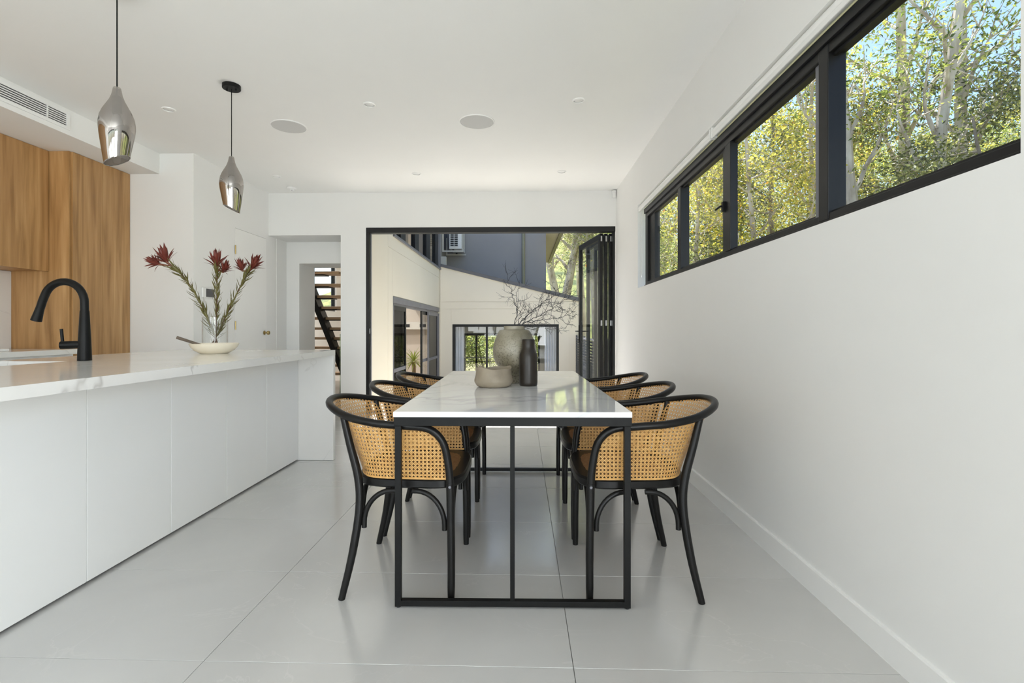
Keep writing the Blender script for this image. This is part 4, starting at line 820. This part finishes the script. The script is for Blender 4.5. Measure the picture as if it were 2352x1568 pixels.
# ------------------------------------------------------------------ indoor palm seen through the sliding door
t = thing('potted_dracaena', (-2.70, 12.35, -0.899), 'spiky potted dracaena inside the lower room', 'plant')
MB().lathe([(0.0, 0.0), (0.13, 0.0), (0.17, 0.36), (0.15, 0.36), (0.0, 0.33)], (-2.70, 12.35, -0.899), 24).build('pot', 'plastic_white', t, True)
MB().tube(catmull([(-2.70, 12.35, -0.57), (-2.69, 12.35, -0.2), (-2.70, 12.35, 0.26)], 5), 0.05, 10).build('trunk', 'tread_oak', t, True)
rnd = random.Random(9); dl = blade(0.38, 0.036, -0.12, 'frond', 'leaf_green', 0.2); O = Vector((-2.70, 12.35, -0.899))
for k in range(56):
    a = k * 2.4; e = -0.5 + 2.0 * (k / 56.0); o = bpy.data.objects.new('leaf', dl); COL.objects.link(o); o.parent = t
    dd = Vector((math.cos(a) * math.cos(e), math.sin(a) * math.cos(e), math.sin(e))); orient(o, Vector((-2.70, 12.35, 0.26)) + dd * 0.03 - O, dd, Vector((0, 0, 1)), rnd.uniform(0.75, 1.1))
tg = thing('bulkhead_air_unit', (-2.72, 13.45, 1.06), 'cream bulkhead with air grilles inside the lower room', 'air unit')
box('casing', (-3.3, 13.2, 1.07), (-2.26, 13.59, 1.27), 'cream_metal', tg, 0.004)
for x in (-3.15, -2.72): box('grille', (x, 13.19, 1.13), (x + 0.16, 13.199, 1.21), 'dark_slot', tg)

t = thing('lower_room_downlight', (-2.62, 11.6, 1.712), 'small round downlight in the lower room ceiling behind the sliding door', 'downlight')
MB().lathe([(0.0, -0.001), (0.06, -0.001), (0.06, -0.006), (0.0, -0.006)], (-2.62, 11.6, 1.72), 24).build('trim_ring', 'trim_white', t, True)
light('lower_room_lamp', 'AREA', (-2.62, 11.6, 1.70), (0, 0, -1), 22.0, (1.0, 0.90, 0.78), shape='DISK', size=0.12)
# ================================================================== TREES
def leaf_cloud(rnd, centres, per, rad, ln, wd):
    mb = MB(); v = mb.v; f = mb.f
    for c in centres:
        for _ in range(per):
            p = (c[0] + rnd.gauss(0, rad), c[1] + rnd.gauss(0, rad), c[2] + rnd.gauss(0, rad * 0.8))
            a = rnd.uniform(0, 6.283); e = rnd.uniform(-1.2, 0.5); s = rnd.uniform(0.6, 1.25); L_ = ln * s; W = wd * s
            d_ = Vector((math.cos(a) * math.cos(e), math.sin(a) * math.cos(e), math.sin(e))); sd = d_.cross(Vector((rnd.gauss(0, 1), rnd.gauss(0, 1), rnd.gauss(0, 1)))).normalized() * (W / 2)
            k = len(v); q = Vector(p); md = q + d_ * (L_ * 0.45)
            v += [tuple(q), tuple(md + sd), tuple(q + d_ * L_), tuple(md - sd)]; f.append((k, k + 1, k + 2, k + 3))
    return mb
def make_tree(seed, h, r0, start, nb, spread, up, bark, leafm, per, rad, ln, wd, lean=0.06, topbare=0.0):
    rnd = random.Random(seed); t = bpy.data.objects.new('tree', None); COL.objects.link(t)
    P_ = [Vector((0, 0, -0.1))]; d_ = Vector((rnd.gauss(0, lean), rnd.gauss(0, lean), 1)); n = 14
    for i in range(n): d_ = (d_ + Vector((rnd.gauss(0, 0.05), rnd.gauss(0, 0.05), 0.05))).normalized(); P_.append(P_[-1] + d_ * h / n)
    MB().tube(P_, [r0 * (1 - 0.85 * i / n) + 0.01 for i in range(n + 1)], 8).build('trunk', bark, t, True)
    cs = []
    for k in range(nb):
        f = start + (1 - start) * (k + rnd.random()) / nb; f = min(f, 0.98); i = int(f * n); p = P_[i].lerp(P_[i + 1], f * n - i)
        a = k * 2.4 + rnd.uniform(-0.5, 0.5); ln_ = spread * (1.15 - 0.7 * f) * rnd.uniform(0.7, 1.2); e = up + rnd.uniform(-0.25, 0.3)
        b = Vector((math.cos(a) * math.cos(e), math.sin(a) * math.cos(e), math.sin(e))); B_ = [p]; m = 6
        for j in range(m): b = (b + Vector((rnd.gauss(0, 0.16), rnd.gauss(0, 0.16), rnd.gauss(0.03, 0.14)))).normalized(); B_.append(B_[-1] + b * ln_ / m)
        rb = r0 * (1 - 0.8 * f) * 0.5 + 0.006
        mb = MB().tube(B_, [rb * (1 - 0.8 * j / m) for j in range(m + 1)], 6, False)
        for j in range(2, m + 1):
            cs.append(B_[j])
            for q in range(2):
                s_ = (b + Vector((rnd.gauss(0, 0.8), rnd.gauss(0, 0.8), rnd.gauss(0, 0.6)))).normalized(); l2 = ln_ * rnd.uniform(0.22, 0.42); mid = B_[j] + s_ * l2 * 0.5 + Vector((0, 0, rnd.gauss(0, 0.05)))
                mb.tube([B_[j], mid, B_[j] + s_ * l2], [rb * 0.3, rb * 0.22, 0.003], 4, False); cs += [mid, B_[j] + s_ * l2]
        mb.build('branch', bark, t, True, fix=False)
    fo = leaf_cloud(rnd, cs, per, rad, ln, wd).build('foliage', leafm, t, fix=False); fo['kind'] = 'stuff'
    return t
protos = {}
protos['yellow'] = make_tree(11, 8.5, 0.085, 0.10, 18, 2.2, 0.45, 'bark_pale', 'leaf_yellow', 24, 0.24, 0.085, 0.038)
protos['green'] = make_tree(12, 10.0, 0.10, 0.15, 18, 2.2, 0.6, 'bark_pale', 'leaf_green', 24, 0.26, 0.085, 0.036)
protos['dark'] = make_tree(13, 7.5, 0.07, 0.25, 16, 2.3, 0.25, 'bark_grey', 'leaf_dark', 24, 0.22, 0.10, 0.036)
protos['slim'] = make_tree(14, 13.0, 0.13, 0.35, 14, 2.0, 0.9, 'bark_pale', 'leaf_green', 8, 0.30, 0.105, 0.038)
protos['gum'] = make_tree(15, 14.0, 0.26, 0.32, 26, 2.9, 0.7, 'bark_pale', 'leaf_pale', 18, 0.38, 0.13, 0.045)
protos['shrub'] = make_tree(16, 2.6, 0.05, 0.1, 22, 1.3, 0.4, 'bark_grey', 'leaf_green', 16, 0.22, 0.085, 0.04, 0.15)
used = set()
def plant(kind, x, y, rot, sc, label, cat='tree', group=None, z=-1.05):
    o = protos[kind]
    if kind in used: o = dup(o)
    used.add(kind); o.location = (x, y, z); o.rotation_euler = (0, 0, math.radians(rot)); o.scale = (sc, sc, sc)
    tag(o, label, cat, group)
    for c in o.children: c.name = c.name
def polar(phi, r): a = math.radians(phi); return r * math.sin(a), r * math.cos(a)
G = 'trees beyond the strip window'
R = [('green', 16, 16, 10, 0.9), ('yellow', 19.5, 11.5, 60, 0.8), ('yellow', 24, 10, 150, 0.8), ('slim', 22, 14, 30, 0.85), ('dark', 27, 11, 70, 0.9), ('green', 28, 15, 200, 0.85), ('yellow', 29.5, 9.4, 250, 0.8),
     ('slim', 33.5, 8.8, 10, 0.8), ('slim', 36.2, 10.5, 110, 0.9), ('slim', 38.6, 8.4, 200, 0.75), ('slim', 41.5, 9.4, 300, 0.85), ('green', 35, 15, 120, 0.7), ('yellow', 39.5, 14, 20, 0.72), ('dark', 43, 7.8, 140, 0.62), ('yellow', 46, 11, 340, 0.65), ('green', 43, 18, 230, 0.8),
     ('yellow', 22, 20, 190, 1.0), ('green', 31, 20, 310, 0.9), ('yellow', 26.5, 13.5, 40, 0.9), ('green', 36.5, 19, 70, 0.8), ('yellow', 33, 12.5, 120, 0.66), ('dark', 40.5, 12, 10, 0.75), ('dark', 24, 14, 100, 0.85), ('green', 19.5, 17, 140, 0.9), ('dark', 37, 9.6, 210, 0.75), ('dark', 45.5, 9.5, 260, 0.7)]
nm = {'green': 'green leaved', 'yellow': 'yellow leaved', 'dark': 'dark leaved', 'slim': 'tall slim pale trunked', 'gum': 'pale gum'}
cnt = {}
order = ['nearest the far window end', 'second along the window', 'third along the window', 'fourth along the window', 'fifth along the window', 'sixth along the window', 'seventh along the window', 'nearest the near window end']
byk = {}
for i, r in enumerate(R): byk.setdefault(r[0], []).append((r[1], i))
rank = {}
for k_, L_ in byk.items():
    L_.sort()
    for q, (_, i) in enumerate(L_): rank[i] = order[q] if q < len(L_) - 1 else order[-1]
for i, (k_, phi, r, rot, sc) in enumerate(R):
    x, y = polar(phi, r); plant(k_, x, y, rot, sc, '%s tree outside the strip window, %s' % (nm[k_], rank[i]), 'tree', G)
bk = [('green', 15, 26, 20, 1.0), ('yellow', 20.5, 25, 80, 1.1), ('green', 26, 25, 150, 1.05), ('yellow', 31, 25, 220, 1.1), ('green', 36, 25, 290, 1.0), ('yellow', 41, 24, 10, 1.05), ('green', 46, 23, 60, 0.95), ('yellow', 23, 31, 130, 1.3), ('green', 33, 31, 200, 1.25), ('green', 43, 30, 330, 1.2)]
bkl = ['far left end', 'second from the left', 'third from the left', 'fourth from the left', 'fifth from the left', 'sixth from the left', 'right end']
for i, (k_, phi, r, rot, sc) in enumerate(bk):
    x, y = polar(phi, r); plant(k_, x, y, rot, sc, ('%s tree in the distant row outside the strip window, %s' % (nm[k_], bkl[i])) if i < 7 else '%s tree in the rearmost row outside the strip window, %s' % (nm[k_], ['left', 'middle', 'right'][i - 7]), 'tree', 'distant trees beyond the strip window')
far = [('gum', 1.75, 23, 0, 0.95, 'pale gum tree right beside the cream eave'), ('gum', 3.1, 21, 140, 0.8, 'pale gum tree seen just left of the folded door'), ('gum', 2.4, 29, 250, 1.1, 'tall pale gum tree farthest behind the courtyard roof'), ('gum', 5.0, 27, 60, 1.0, 'pale gum tree seen through the folded door glass'), ('gum', 4.0, 33, 300, 1.2, 'large pale gum tree at the back of the gum group'), ('gum', 7.5, 30, 20, 1.0, 'pale gum tree rightmost of the group behind the courtyard')]
for k_, x, y, rot, sc, lab in far: plant(k_, x, y, rot, sc, lab, 'tree', 'gum trees behind the courtyard')
sh_ = [(-3.2, 21.5, 0, 1.0, 'leftmost shrub seen through the far room glazing'), (-1.7, 23.0, 90, 1.1, 'second shrub from the left beyond the far room glazing'), (-0.4, 21.5, 200, 0.95, 'third shrub from the left beyond the far room glazing'), (0.9, 22.5, 300, 1.1, 'rightmost shrub seen through the far room glazing')]
for x, y, rot, sc, lab in sh_: plant('shrub', x, y, rot, sc, lab, 'shrub', 'shrubs beyond the far room')
